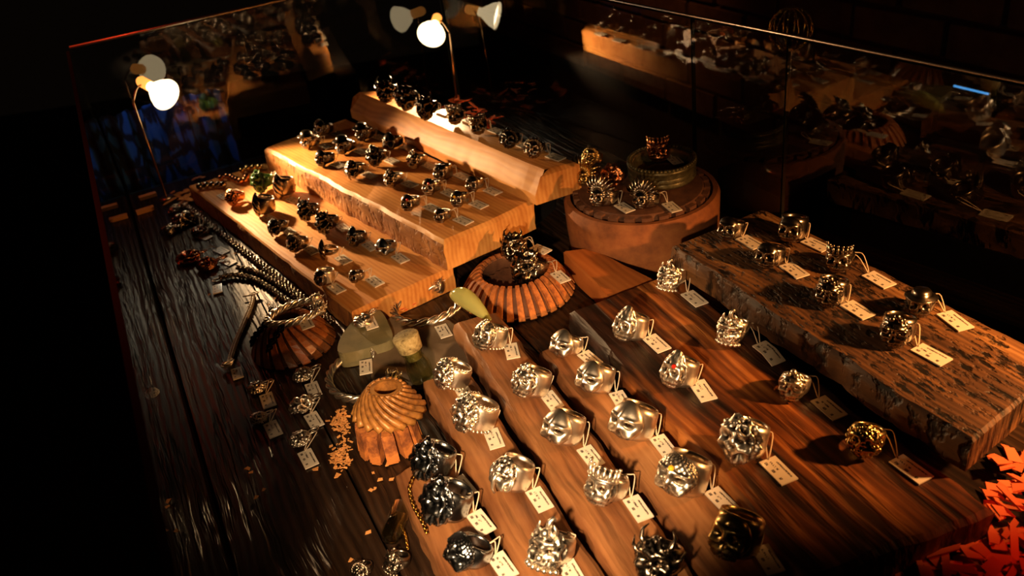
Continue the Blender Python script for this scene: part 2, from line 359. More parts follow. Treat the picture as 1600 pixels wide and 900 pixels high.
bm = bmesh.new(); tube(bm, [(0, .003, GH+.002), (WU, .003, GH+.002)], 0.0022, 6); mk('edge_catchlight', bm, M['catchlight'], case)  # rods added along the glass top edges to catch red and warm light
bm = bmesh.new(); tube(bm, [(WU+.003, 0, GH+.002), (WU+.003+WK*CASE_L, -CASE_L, GH+.002)], 0.0013, 6); mk('edge_catchlight', bm, M['catchlight'], case)
# brick wall far behind the right glass
def bricks():
    W0 = cp(WID+0.95, 0.9); L = 3.2; Z0, Z1 = -0.82, 1.5
    bm = bmesh.new(); box(bm, L/2, 0.06, (Z1-Z0)/2, L, 0.1, Z1-Z0)
    wl = mk('wall_right', bm, M['mortar'], smooth=False, kind='structure'); 
    wl.location = (W0.x, W0.y, Z0)
    wl.rotation_euler = (0, 0, math.atan2(AWAY.y, AWAY.x)); wl.data.transform(Matrix.Scale(-1, 4, (0, 1, 0)))
    bw, bh = 0.215, 0.065; bm = bmesh.new(); box(bm, 0, 0, 0, bw, 0.02, bh); bmesh.ops.bevel(bm, geom=bm.edges[:], offset=0.004, segments=1)
    first = None; n = 0
    inv = None
    for r in range(4, 26):
        for c in range(0, 14):
            x = 0.12 + c*(bw+0.012) + (0.113 if r % 2 else 0); z = 0.05 + r*(bh+0.012)
            if n >= 298: break
            if first is None: o = first = mk('brick', bm, M['brick'], wl, False)
            else: o = first.copy(); COL.objects.link(o)
            o.parent = wl; o.location = (x, random.uniform(-.002, .004), z); o.rotation_euler = (0, random.uniform(-.008, .008), random.uniform(-.01, .01)); n += 1
    return wl
WALL = bricks()

# ------------------------------------------------------------------ boards
def noisy(p, s, a): return noise.noise(Vector(p)*s)*a
BOARDS = {}
def board(key, name, px, ztop, thick, mat, label, sides=None, cham=0.0015, rough=0.0006, step=0.006, group=None, sidemat=None, cham_front=None):
    """px: four top corners in the photo in the order far-left, far-right, near-right, near-left; grain along near-far"""
    P = [at(x, y, ztop) for x, y in px]
    c = sum(P, Vector())/4; c.z = ztop-thick
    ax = ((P[3]-P[0])+(P[2]-P[1])).normalized(); rz = math.atan2(ax.y, ax.x)
    o_inv = Matrix.Rotation(-rz, 3, 'Z')
    Q = [o_inv @ (p-c) for p in P]
    L = max((Q[3]-Q[0]).length, (Q[2]-Q[1]).length); W = max((Q[1]-Q[0]).length, (Q[2]-Q[3]).length)
    nx, ny = max(4, int(L/step)), max(4, int(W/step))
    bm = bmesh.new(); top = []; seed = hash(key) % 97 * 0.37 if False else sum(map(ord, key))*0.13
    def pt(i, j):
        s, t = i/nx, j/ny
        p = (Q[0]*(1-t)+Q[1]*t)*(1-s) + (Q[3]*(1-t)+Q[2]*t)*s
        return p
    # wobble of the outline, kept on edge rows
    for i in range(nx+1):
        row = []
        for j in range(ny+1):
            p = pt(i, j).copy(); q = Vector((p.x+seed, p.y-seed, seed))
            e = Vector((noisy(q, 18, rough*3)+noisy(q, 60, rough*1.5), noisy(q+Vector((5, 5, 5)), 18, rough*3)+noisy(q+Vector((9, 2, 5)), 70, rough*1.5), 0))
            if i in (0, nx) or j in (0, ny): p += e
            p.z = thick + noisy(q, 30, rough*.5)
            row.append(p)
        top.append(row)
    # rounded corners
    V = [[bm.verts.new(p) for p in row] for row in top]
    for i in range(nx):
        for j in range(ny): bm.faces.new((V[i][j], V[i+1][j], V[i+1][j+1], V[i][j+1]))
    loop = [(i, 0) for i in range(nx)]+[(nx, j) for j in range(ny)]+[(i, ny) for i in range(nx, 0, -1)]+[(0, j) for j in range(ny, 0, -1)]
    cc = Vector((0, 0, 0)); prev = [V[i][j] for i, j in loop]; nL = len(prev)
    # shrink the top edge a little for a chamfer, then drop the sides
    outl = [Vector((v.co.x, v.co.y, 0)) for v in prev]
    for k, v in enumerate(prev):
        i, j = loop[k]; inx = (cham if i == 0 else -cham if i == nx else 0); iny = 0
        c2 = cham
        if cham_front and j == 0: c2 = cham_front[0]
        sgn = 1 if (Q[1].y-Q[0].y) > 0 else -1
        iny = c2*sgn if j == 0 else (-cham*sgn if j == ny else 0)
        v.co.x += inx; v.co.y += iny
    if cham_front:      # interior rows follow the wide bevel
        for i in range(nx+1):
            y0 = V[i][0].co.y; y1 = V[i][ny].co.y
            for j in range(1, ny): V[i][j].co.y = y0+(y1-y0)*j/ny
    levels = 4; last = prev; d0 = []
    for k in range(nL):
        i, j = loop[k]; d = cham
        if cham_front and j == 0: d = cham_front[1]
        d0.append(d)
    for l in range(levels+1):
        cur = []
        for k in range(nL):
            z = (thick-d0[k])*(1-l/levels); p = outl[k]; n2 = Vector((outl[(k+1) % nL].y-outl[k-1].y, -(outl[(k+1) % nL].x-outl[k-1].x), 0)).normalized()
            if l in (0,): off = 0
            else: off = noisy(Vector((p.x*2.5+seed, p.y*2.5, z*3)), 40, rough*2)-rough
            i, j = loop[k]
            cur.append(bm.verts.new((p.x-n2.x*off*0, p.y+off*(1 if j in (0, ny) else 0), z)))
        for k in range(nL):
            f = bm.faces.new((last[k], last[(k+1) % nL], cur[(k+1) % nL], cur[k]))
            if l > 0 or (cham_front): f.material_index = 1 if (sidemat and loop[k][1] in (0, ny) and loop[(k+1) % nL][1] in (0, ny)) else 0
        last = cur
    bm.faces.new(last)
    bmesh.ops.recalc_face_normals(bm, faces=bm.faces[:])
    o = mk(name, bm, [mat, sidemat or mat], None, True); o.location = c; o.rotation_euler = (0, 0, rz)
    o.data.set_sharp_from_angle(angle=math.radians(35))
    tag(o, label, 'board', group); BOARDS[key] = (ztop, o, math.atan2(-ax.x, ax.y)); return o
def prop_block(pxs, z0, z1, label):
    P = [at(x, y, z1) for x, y in pxs]; c = sum(P, Vector())/len(P); c.z = z0
    bm = bmesh.new(); quad_prism(bm, [p-c for p in P], 0, z1-z0); o = mk('support_block', bm, M['black'], smooth=False); o.location = c
    bmesh.ops; tag(o, label, 'block'); return o
board('B3', 'pine_board', [(296, 290), (415, 255), (706, 417), (549, 488)], 0.022, 0.0215, M['pine'], 'lowest pine board on the left, next to the black rope chains', sidemat=M['bark'], rough=0.0005)
board('BM', 'pine_board', [(411, 231), (540, 184), (836, 313), (694, 378)], 0.050, 0.028, M['pine'], 'middle pine board with a rough bark front edge and two rows of skull rings', sidemat=M['bark'], cham=0.003, rough=0.0009)
board('B1', 'pine_board', [(543, 149), (600, 140), (906, 253), (832, 276)], 0.078, 0.028, M['pine'], 'rear raised pine board with a wide slanted front edge', cham_front=(0.015, 0.018), cham=0.003, rough=0.0004)
board('F1', 'worn_board', [(618, 740), (693, 692), (812, 915), (700, 925)], 0.020, 0.0195, M['teak'], 'short narrow worn board at the bottom left with three dark rings', rough=0.0007, cham=0.0025)
board('F2', 'worn_board', [(661, 592), (728, 568), (950, 905), (828, 925)], 0.022, 0.0215, M['teak'], 'narrow worn board carrying ornate silver rings, second from the left', rough=0.0008, cham=0.0025)
board('F3', 'worn_board', [(708, 502), (778, 482), (1104, 915), (970, 910)], 0.0225, 0.022, M['teak'], 'longest narrow worn board, its chipped tip under the green glass', rough=0.0011, cham=0.003)
board('F4', 'worn_board', [(846, 548), (886, 530), (1236, 905), (1122, 915)], 0.022, 0.0215, M['teak'], 'narrow worn board tucked against the wide figured brown board', rough=0.0008, cham=0.002)
board('W', 'wide_board', [(893, 484), (1048, 424), (1560, 800), (1266, 905)], 0.027, 0.0265, M['walnut'], 'wide figured red-brown board with knots in the right foreground', rough=0.0012, cham=0.003)
board('R', 'weathered_board', [(1050, 383), (1194, 325), (1660, 566), (1521, 692)], 0.052, 0.021, M['weathered'], 'thick raised weathered board with pitted grain by the right glass', rough=0.0010, cham=0.002)
prop_block([(1130, 385), (1185, 362), (1560, 560), (1510, 610)], 0, 0.0305, 'black block hidden under the weathered board')
prop_block([(470, 226), (540, 200), (800, 305), (700, 345)], 0, 0.0215, 'black block hidden under the middle pine board')
prop_block([(585, 165), (610, 155), (860, 255), (830, 280)], 0, 0.0495, 'black block hidden under the rear raised pine board')
b = board('beam', 'beam', [(880, 392), (925, 386), (1030, 440), (965, 482)], 0.020, 0.0195, M['beam'], 'short orange-stained beam lying under the rusty drum', rough=0.0005)
BOARDS['T'] = (0.0, None, 0)

# ------------------------------------------------------------------ rings
def skull_fn(feats, noise_amp=0, noise_sc=1, ridge=0):
    def f(az, el):
        d = 0
        for (a, e, sa, se, am) in feats:
            x = (az-a)/sa; y = (el-e)/se; q = x*x+y*y
            if q < 9: d += am*math.exp(-q)
        return d
    return f
BASE = [(-26, 8, 13, 10, -4.2), (26, 8, 13, 10, -4.2), (-24, 26, 20, 6, 1.4), (24, 26, 20, 6, 1.4), (0, 12, 6, 12, .9), (0, -10, 6, 7, -2.8), (-44, -12, 13, 8, 1.8), (44, -12, 13, 8, 1.8),
        (-70, 5, 14, 20, -1.6), (70, 5, 14, 20, -1.6), (0, -60, 40, 12, 0.6)]
def teeth(az, el, amp=1.0, top=-22, bot=-48):
    if abs(az) > 58 or el > top or el < bot: return 0
    mid = (top+bot)/2
    d = abs(math.sin(math.radians(az*15)))**0.5*amp + 0.6
    if abs(el-mid) < 2.2: d -= 2.0*amp
    return d
def head_mesh(key, rad=(11.5, 8.5, 12.5), feats=BASE, tooth=1.0, rough=(0, 1), ridgef=None, extra=None, na=72, ne=46, point=0.0):
    bm = bmesh.new(); f = skull_fn(feats); rows = []
    for j in range(ne+1):
        el = -90+180*j/ne; row = []
        for i in range(na):
            az = -180+360*i/na; ca = math.cos(math.radians(az)); sa = math.sin(math.radians(az)); ce = math.cos(math.radians(el)); se = math.sin(math.radians(el))
            rx, ry, rz = rad
            front = ca > 0
            d = 0
            if front or abs(az) < 110:
                d = f(az, el) + (teeth(az, el, tooth) if tooth else 0)
                if rough[0]: 
                    q = Vector((sa*ce, ca*ce, se))*rough[1]+Vector((3.1*len(key), 1, 2))
                    nn = noise.noise(q); d += rough[0]*(1-2*abs(nn)*1.6) + rough[0]*.5*(1-2*abs(noise.noise(q*2.3)))
                if ridgef: d += ridgef(az, el)
            if j in (0, ne): d = f(0, el)*0
            k = 1+d/11.0
            yy = -(ca*ce)*(ry if front else 3.0)*k
            zz = se*rz*k
            if point and se > 0: zz += point*se**6
            row.append(bm.verts.new((sa*ce*rx*k*(1-0.18*max(0, -se)), yy, zz)) if j not in (0, ne) else None)
        if j in (0, ne):
            v = bm.verts.new((0, 0, se*rad[2]+(point if se > 0 else 0))); row = [v]*na
        rows.append(row)
    for j in range(ne):
        for i in range(na):
            a, b2, c2, d2 = rows[j][i], rows[j][(i+1) % na], rows[j+1][(i+1) % na], rows[j+1][i]
            vs = []
            for v in (a, b2, c2, d2):
                if v not in vs: vs.append(v)
            bm.faces.new(vs)
    if extra: extra(bm)
    for v in bm.verts: v.co *= 0.001
    bmesh.ops.recalc_face_normals(bm, faces=bm.faces[:])
    me = bpy.data.meshes.new('head'); bm.to_mesh(me); bm.free()
    for p in me.polygons: p.use_smooth = True
    return me
def band_mesh(r=9.6, t=1.7, hf=8.5, hb=4.2, twist=False, beads=False, open_=False, na=44, flare=0):
    """ring band, axis local z, centre at y=+9 behind the head"""
    bm = bmesh.new(); rows = []
    for i in range(na):
        a = 2*PI*i/na; fr = (1+math.cos(a))/2     # 1 at front (-y)
        h = hb+(hf-hb)*fr**1.3; th = t*(1+.9*fr)
        cx, cy = math.sin(a), -math.cos(a); rr = r
        prof = [(rr, -h), (rr+th*.6, -h*1.02), (rr+th, -h*.7), (rr+th*1.05, 0), (rr+th, h*.7), (rr+th*.6, h*1.02+flare*fr), (rr, h+flare*fr), (rr-.2, h*.6), (rr-.2, -h*.6)]
        if twist: prof = [(q[0]+0.35*math.sin(i*1.9+k) , q[1]) for k, q in enumerate(prof)]
        rows.append([bm.verts.new((cx*q[0], 10.5+cy*q[0], q[1])) for q in prof])
    n = len(rows[0])
    for i in range(na):
        A, B = rows[i], rows[(i+1) % na]
        for k in range(n): bm.faces.new((A[k], B[k], B[(k+1) % n], A[(k+1) % n]))
    if beads:
        for i in range(26):
            a = 2*PI*(i+.5)/26; fr = (1+math.cos(a))/2
            if fr < .35: continue
            h = hb+(hf-hb)*fr**1.3
            ball(bm, (math.sin(a)*(r+1.2), 10.5-math.cos(a)*(r+1.2), h+.6), 1.3, 8); ball(bm, (math.sin(a)*(r+1.2), 10.5-math.cos(a)*(r+1.2), -h-.2), 1.1, 8)
    for v in bm.verts: v.co *= 0.001
    bmesh.ops.recalc_face_normals(bm, faces=bm.faces[:])
    me = bpy.data.meshes.new('band'); bm.to_mesh(me); bm.free()
    for p in me.polygons: p.use_smooth = True
    return me
def ex_horns(bm):
    for s in (-1, 1):
        horn(bm, [(s*6, -3, 8), (s*9, -3, 12), (s*9.5, -1, 16), (s*7, 1, 19)], 2.4, .3)
        horn(bm, [(s*10, -2, 2), (s*14, 0, 5), (s*15, 3, 9)], 1.8, .3)
def ex_mohawk(bm):
    for i in range(6): ball(bm, (0, -8+i*2.6, 9.5+3.2*math.sin(i*.7)), 2.1, 8, (1, 1, 1.3))
def ex_crown(bm):
    for i in range(9):
        a = PI*(i/8-.5); x, y = math.sin(a)*9.5, -math.cos(a)*7
        horn(bm, [(x, y, 7), (x*1.1, y*1.1, 11), (x*1.15, y*1.1, 15)], 2.0, .5); ball(bm, (x*1.15, y*1.1, 15.4), 1.2, 8)
    tube(bm, [(math.sin(PI*(i/16-.5))*10.6, -math.cos(PI*(i/16-.5))*8, 7.5) for i in range(17)], 1.1, 6)
def ex_feathers(bm):
    for k in range(13):
        a = math.radians(-96+16*k); L = 15 if abs(k-6) < 5 else 12
        x, z = math.sin(a), math.cos(a)
        horn(bm, [(x*6, -2, 4+z*5), (x*11, -3.2, 4+z*10), (x*(L+1), -1.0, 4+z*(L+.5)), (x*(L+3), 1.5, 4+z*(L+2.5))], 1.9, .5, 6)
        ball(bm, (x*7, -4, 3+z*7), 1.5, 6)
def ex_hat(bm):
    lathe(bm, [(0.1, 16), (6, 15.5), (8, 13), (8.5, 10), (13.5, 8.6), (14, 7.6), (8, 7)], 26, None, lambda a, r, z: (r*(1+.05*math.sin(3*a)), z), closed=False)
def ex_mane(bm):
    rnd = random.Random(3)
    for k in range(22):
        a = math.radians(-110+10*k); x, z = math.sin(a), math.cos(a)
        horn(bm, [(x*9, -2, z*10), (x*12, -3+rnd.uniform(-1, 1), z*13), (x*14+rnd.uniform(-1, 1), 1, z*15+rnd.uniform(-1, 1.5))], 1.9, .5, 6)
def ex_tusks(bm):
    for s in (-1, 1):
        horn(bm, [(s*4, -8, -7), (s*5.5, -11, -5), (s*6, -11, -1)], 1.3, .2)
        horn(bm, [(s*5, -3, 9), (s*6, -4, 13), (s*4.5, -6, 17)], 2.0, .4)
    ball(bm, (0, -6.5, 11), 3.0, 10); ball(bm, (0, -9.3, -3), 2.6, 10)
    for i in range(7):
        a = math.radians(-60+20*i); ball(bm, (math.sin(a)*11, -math.cos(a)*8.4, -10), 1.8, 8)
    horn(bm, [(0, -3, 12), (0, -2, 17), (1.6, -1, 19), (2.6, 0, 17.5)], 2.2, 1.0)
def ex_beads(bm):
    rnd = random.Random(5)
    for k in range(46):
        a = math.radians(rnd.uniform(-95, 95)); e = math.radians(rnd.uniform(-60, 70))
        ball(bm, (math.sin(a)*math.cos(e)*11.5, -math.cos(a)*math.cos(e)*8.5, math.sin(e)*12), rnd.uniform(1.1, 2.3), 7)
def ex_knobs(bm):
    ball(bm, (0, -2, 13.5), 2.8, 9); ball(bm, (3, -4, 11.6), 2.2, 8); ball(bm, (-3, -4, 11.6), 2.2, 8)
    for s in (-1, 1): 
        tube(bm, [(s*3, -8.5, 4), (s*6, -8.6, 6), (s*9, -6.5, 4.5), (s*8, -7.2, 1.5), (s*4.5, -8.6, 1.5)], 0.9, 6, closed=True)
def ex_ears(bm):
    for s in (-1, 1):
        for rr, zz in ((5.2, 0), (3.4, .6)):
            tube(bm, [(s*(8+rr*math.cos(t)), -3-zz+1.2*math.sin(t), -2+rr*1.2*math.sin(t)) for t in [2*PI*i/14 for i in range(14)]], 1.1, 6, closed=True)
    horn(bm, [(0, -8, 2), (0, -10, -4), (1, -9.5, -10), (3, -8, -13)], 2.4, 1.0)
def scales(az, el): return 0.55*(abs(math.sin(math.radians(az*9+el*9)))*abs(math.sin(math.radians(az*9-el*9))))**.5
def stripes(az, el): return 0.9*math.sin(math.radians(az*6+el*11))
SM = [(-32, 2, 17, 7, -6.0), (32, 2, 17, 7, -6.0), (-34, 17, 22, 5, 1.6), (34, 17, 22, 5, 1.6), (0, 8, 7, 24, 2.4), (-42, -30, 22, 14, 3.0), (42, -30, 22, 14, 3.0), (0, -42, 8, 14, -3.2), (0, -12, 9, 6, 1.6)]
HV = {
 'skull':   dict(),
 'grin':    dict(feats=BASE+[(0, 40, 9, 7, -1.5), (0, -36, 50, 4, -.8)], tooth=1.3),
 'horned':  dict(rough=(1.3, 3.2), extra=ex_horns, tooth=.7),
 'mohawk':  dict(extra=ex_mohawk, rough=(.5, 4)),
 'crown':   dict(extra=ex_crown, rough=(.4, 4)),
 'feather': dict(rad=(8.5, 9, 9.5), extra=ex_feathers, tooth=1.0),
 'hat':     dict(extra=ex_hat, rad=(10.5, 8.5, 12)),
 'mane':    dict(extra=ex_mane, rough=(1.5, 2.6), tooth=.6, rad=(10, 9, 11)),
 'demon':   dict(extra=ex_tusks, rough=(1.2, 2.6), tooth=1.2),
 'cluster': dict(extra=ex_beads, tooth=0, rough=(1.2, 3)),
 'knob':    dict(extra=ex_knobs, tooth=1.0, rough=(.7, 3)),
 'smooth':  dict(feats=SM, tooth=0, rad=(12.5, 8.5, 12), point=2),
 'scaled':  dict(feats=SM, tooth=0, ridgef=scales, rad=(12.5, 8.5, 12), na=110, ne=76),
 'hood':    dict(feats=BASE, rad=(11.5, 8, 13), point=5, tooth=.9, rough=(.5, 3)),
 'elephant': dict(feats=SM, tooth=0, extra=ex_ears, rough=(.8, 3)),
 'snake':   dict(feats=[(0, 30, 30, 20, 1.5)], tooth=0, ridgef=stripes, rad=(8, 6, 14), point=3),
 'dragon':  dict(rough=(2.4, 2.2), tooth=.4, rad=(11, 10, 13), extra=ex_horns),
 'lumpy':   dict(rough=(2.6, 1.9), tooth=0, rad=(12, 8.5, 13)),
}
HM = {k: head_mesh(k, **v) for k, v in HV.items()}
BM_ = {'std': band_mesh(), 'wide': band_mesh(10.5, 1.3, 10.5, 8.0, flare=1.5), 'bead': band_mesh(10.5, 1.5, 9.5, 7.5, beads=True, flare=1.0), 'thin': band_mesh(9.8, 1.2, 5, 2.2)}
CARD = None
def card_mesh(L=0.0185, W=0.0098, t=0.0009, bend=0):
    bm = bmesh.new(); uvl = bm.loops.layers.uv.new('UVMap'); n = 6; top = []; bot = []
    for i in range(n+1):
        x = -L/2+L*i/n; zb = (0 if i <= 3 else -(i-3)*0.0012)*bend
        top.append([bm.verts.new((x, y, t+zb)) for y in (-W/2, W/2)]); bot.append([bm.verts.new((x, y, zb)) for y in (-W/2, W/2)])
    for i in range(n):
        f = bm.faces.new((top[i][0], top[i+1][0], top[i+1][1], top[i][1]))
        for l, (u, v) in zip(f.loops, ((i/n, 0), ((i+1)/n, 0), ((i+1)/n, 1), (i/n, 1))): l[uvl].uv = (u, v)
        bm.faces.new((bot[i][0], bot[i][1], bot[i+1][1], bot[i+1][0]))
        for s in (0, 1): bm.faces.new((top[i][s], bot[i][s], bot[i+1][s], top[i+1][s]) if s == 0 else (top[i][s], top[i+1][s], bot[i+1][s], bot[i][s]))
    bm.faces.new((top[0][0], top[0][1], bot[0][1], bot[0][0])); bm.faces.new((top[n][0], bot[n][0], bot[n][1], top[n][1]))
    me = bpy.data.meshes.new('price_tag'); bm.to_mesh(me); bm.free(); me.materials.append(M['card']); return me
CARDS = [card_mesh(), card_mesh(bend=1.0)]
def add_tag(root, rootloc, tpx, z, ang, scale, attach, lift=0.0, bent=False, edge_on=False):
    """card lying at photo point tpx on height z, string up to attach (world point); children of root"""
    p = at(tpx[0], tpx[1], z)
    q = at(tpx[0]+20*math.cos(ang), tpx[1]+20*math.sin(ang), z); ang = math.atan2(q.y-p.y, q.x-p.x)
    p = p+Vector((0, 0, 0.0004+lift))
    if bent: p.z += 0.0036
    c = bpy.data.objects.new('price_tag', CARDS[1 if bent else 0]); COL.objects.link(c); c.parent = root
    tl = random.uniform(-.05, .05)
    Rz = Matrix.Rotation(-root.rotation_euler.z, 4, 'Z')
    c.location = Rz @ (p-rootloc); c.rotation_euler = (0, 0, ang-root.rotation_euler.z)
    c.scale = (scale, scale, 1)
    # thread
    e1 = p + Vector((math.cos(ang), math.sin(ang), 0))*(-0.0085*scale); e1.z = z+0.0012+lift
    a = attach; mid = (a+e1)/2 + Vector((0.003, 0.003, 0.003))
    sidev = Vector((-(e1-a).y, (e1-a).x, 0)).normalized()*0.0025*scale
    bm = bmesh.new(); pts = [a, (a*.6+mid*.4)+sidev, mid+sidev, e1, mid-sidev*.6, a]
    lp = [c.matrix_local.inverted() if False else v for v in curve(pts, 18)]
    Mi = (Matrix.Translation(c.location) @ Matrix.Rotation(c.rotation_euler.z, 4, 'Z') @ Matrix.Diagonal((scale, scale, 1, 1))).inverted()
    tube(bm, [Mi @ (Rz @ (v-rootloc)) for v in lp], 0.00035, 5)
    mk('string', bm, M['string'], c)
    return c
MATN = {'s': 'silver', 'o': 'oxid', 'k': 'black_metal', 't': 'steel', 'b': 'brass', 'c': 'copper', 'g': 'green'}
RINGS = []
def ring(bk, px, py, wpx, var, mat, label, cat='ring', tagp=None, yaw=None, tilt=None, band='std', group=None, z=None, tang=None, roll=0, bent=False, gem=None, tsc=None, bandmat=None, ztag=None):
    zt, bo, az = BOARDS[bk]
    if z is not None: zt = z
    ground = at(px, py, zt+0.010)
    s = wpx/pxmm(ground)/27.0     # native ring is about 27 mm across as seen
    if yaw is None: yaw = -38 if bk in ('BM', 'B3', 'B1') else -48
    if tilt is None: tilt = -8 if bk in ('BM', 'B3', 'B1') else -20
    ry = math.radians(yaw)
    # local -Y is the face; yaw turns it towards the left of the photo
    R = Matrix.Rotation(ry, 4, 'Z') @ Matrix.Rotation(math.radians(tilt), 4, 'X') @ Matrix.Rotation(math.radians(roll), 4, 'Y') @ Matrix.Scale(s, 4)
    hm, bd = HM[var], BM_[band]
    off = Vector((0, -5*0.001, 0))
    Tm = Matrix.Translation((0, -0.005, 0))
    zs = [(R @ Tm @ v.co).z for me in (hm, bd) for v in me.vertices]
    lift = -min(zs)
    # the visual middle of the ring goes to the pixel: find the place on the board
    zmid = zt + lift*0.95
    g = at(px, py, zmid)
    loc = Vector((g.x, g.y, zt+0.0003))
    root = thing('skull_ring' if cat == 'ring' and var in ('skull', 'grin', 'mohawk', 'hat', 'crown', 'hood', 'demon', 'knob', 'horned', 'feather') else 'ring', loc, ry, label, 'ring', group)
    L2 = Matrix.Translation((0, 0, lift)) @ Matrix.Rotation(math.radians(tilt), 4, 'X') @ Matrix.Rotation(math.radians(roll), 4, 'Y') @ Matrix.Scale(s, 4) @ Tm
    for nm, me, mt in (('head', hm, mat), ('band', bd, bandmat or mat)):
        k = me.name+'|'+mt; mm = bpy.data.meshes.get(k)
        if mm is None:
            mm = me.copy(); mm.name = k; mm.materials.clear(); mm.materials.append(M[MATN[mt]])
        o = bpy.data.objects.new(nm, mm); COL.objects.link(o); o.parent = root; o.matrix_local = L2
        if nm == 'head' and gem:
            bmg = bmesh.new(); ball(bmg, (0, 0, 0), 0.0018, 10); gg = mk('gem', bmg, M[gem], o); gg.location = (0.0045 if gem == 'red_gem' else 0, -0.0088, 0.0058 if gem != 'red_gem' else 0.0075)
            gg['label'] = 'red stone' if gem == 'red_gem' else 'yellow stone'
    if tagp:
        ang = tang if tang is not None else {'BM': 24, 'B3': 36, 'B1': 20}.get(bk, 50)
        att = loc + Matrix.Rotation(ry, 3, 'Z') @ Vector((0.003*s, 0.0145*s, 0)) + Vector((0, 0, lift*0.9))
        add_tag(root, loc, tagp, ztag if ztag is not None else (BOARDS[bk][0] if z is None else z), math.radians(ang), tsc if tsc else (1.12 if bk in 'RW' else 1.0), att, bent=bent)
    RINGS.append(root); return root
T_ = 1.0
# rear bevelled board
gB1 = None
ring('B1', 605, 143, 34, 'horned', 'k', 'blackened horned ring at the far left end of the rear pine board', tagp=(629, 152), yaw=-15)
ring('B1', 636, 153, 33, 'lumpy', 'k', 'blackened lumpy ring, second from the left on the rear pine board', tagp=(661, 163), yaw=-15)
ring('B1', 668, 168, 33, 'dragon', 'k', 'blackened dragon ring, third from the left on the rear pine board', tagp=(694, 177), yaw=-20)
ring('B1', 711, 181, 30, 'crown', 'o', 'dark skull ring with a crown, middle of the rear pine board', tagp=(735, 190), yaw=-5)
ring('B1', 747, 196, 31, 'crown', 'o', 'dark skull ring with a crown, right of its twin on the rear pine board', tagp=(776, 206), yaw=-5)
ring('B1', 797, 217, 32, 'mane', 'k', 'round blackened maned ring, second from the right on the rear pine board', tagp=(822, 230), yaw=-20)
ring('B1', 836, 232, 33, 'mane', 'o', 'round brownish maned ring at the right end of the rear pine board', tagp=(868, 247), yaw=-25)
# middle board
ring('BM', 505, 201, 29, 'mohawk', 'k', 'small dark ring at the back left corner of the middle pine board', tagp=(530, 211))
ring('BM', 484, 220, 29, 'hat', 'o', 'skull ring in a peaked cap by the left end of the middle pine board', tagp=(509, 230))
ring('BM', 569, 208, 29, 'hat', 'k', 'cap-wearing skull ring on the back row of the middle pine board', tagp=(593, 216))
ring('BM', 539, 228, 30, 'hat', 'k', 'near-black folded ring behind the round-headed dark skull ring', tagp=(565, 238))
ring('BM', 613, 221, 30, 'smooth', 'k', 'black shield-shaped ring touching the gap below the rear board', tagp=(637, 232))
ring('BM', 507, 247, 29, 'skull', 'k', 'round polished black skull ring near the bark edge of the middle board', tagp=(529, 259))
ring('BM', 589, 243, 29, 'lumpy', 'k', 'black helmet-like ring in the middle of the middle pine board', tagp=(613, 253))
ring('BM', 651, 250, 29, 'knob', 'o', 'top-knot skull ring beside the gap, left of the one-eyed skulls', tagp=(670, 260))
ring('BM', 555, 264, 30, 'elephant', 'o', 'silver big-eared mask ring standing in bright light on the middle board', tagp=(577, 275))
ring('BM', 615, 279, 29, 'knob', 'o', 'top-knot skull ring beside a shadowed tag on the middle board', tagp=(640, 289))
ring('BM', 691, 269, 30, 'grin', 'o', 'grinning skull ring with a wide grey band by the rear gap', tagp=(722, 276), yaw=-30, band='wide')
ring('BM', 674, 291, 30, 'grin', 'o', 'grinning cyclops skull ring with a red eye, in the middle of the cluster', tagp=(703, 303), yaw=-30, gem='red_gem')
ring('BM', 741, 287, 29, 'grin', 'o', 'grinning skull ring at the far right of the middle pine board', tagp=(770, 300), yaw=-30)
ring('BM', 641, 316, 30, 'grin', 'o', 'grinning skull ring with a red eye closest to the bark edge', tagp=(675, 326), yaw=-30, gem='red_gem')
ring('BM', 718, 310, 30, 'grin', 'o', 'grinning cyclops skull ring with a yellow eye', tagp=(748, 321), yaw=-30, gem='gold_gem')
ring('BM', 691, 336, 27, 'grin', 'o', 'smallest grinning skull ring at the near end of the middle board', tagp=(724, 346), yaw=-30)
# lowest pine board
ring('B3', 411, 283, 31, 'lumpy', 'g', 'green enamelled lumpy ring at the back of the lowest pine board', tagp=(428, 276))
ring('B3', 441, 292, 34, 'snake', 'o', 'striped hooded snake ring on a clear stand in the lowest board', tagp=(459, 314), band='wide', tang=22)
ring('B3', 367, 308, 27, 'cluster', 'c', 'dark copper curled ring at the back left of the lowest pine board', tagp=(350, 308))
ring('B3', 409, 321, 33, 'snake', 'o', 'striped open-fronted ring left of the lone blackened dragon rings', tagp=(424, 344), band='wide', yaw=-60, tang=30)
ring('B3', 434, 354, 28, 'elephant', 'k', 'dark tusked elephant ring above the swirl of pine grain', tagp=(452, 363))
ring('B3', 483, 328, 30, 'dragon', 'k', 'blackened spiky dragon ring, the upper of the two black ones', tagp=None)
ring('B3', 512, 347, 32, 'dragon', 'k', 'blackened spiky dragon ring, the lower of the two black ones', tagp=(536, 357))
ring('B3', 465, 380, 31, 'mane', 'o', 'silvery long-haired maned ring on the front row of the lowest board', tagp=(487, 392))
ring('B3', 511, 392, 30, 'snake', 'o', 'slender ring with one upright curved fin on the lowest board', tagp=(537, 407), band='thin', yaw=-70)
ring('B3', 557, 371, 30, 'hood', 'k', 'black peaked ring near the split in the bark edge', tagp=(579, 386))
ring('B3', 603, 386, 31, 'smooth', 't', 'grey-black folded helmet ring at the right of the lowest pine board', tagp=(626, 405))
ring('B3', 506, 433, 30, 'skull', 'o', 'skull ring with a bright band at the near left of the lowest board', tagp=(526, 452), bandmat='s', band='wide')
ring('B3', 557, 431, 24, 'grin', 'o', 'small skull ring nearest the front of the lowest pine board', tagp=(586, 441))
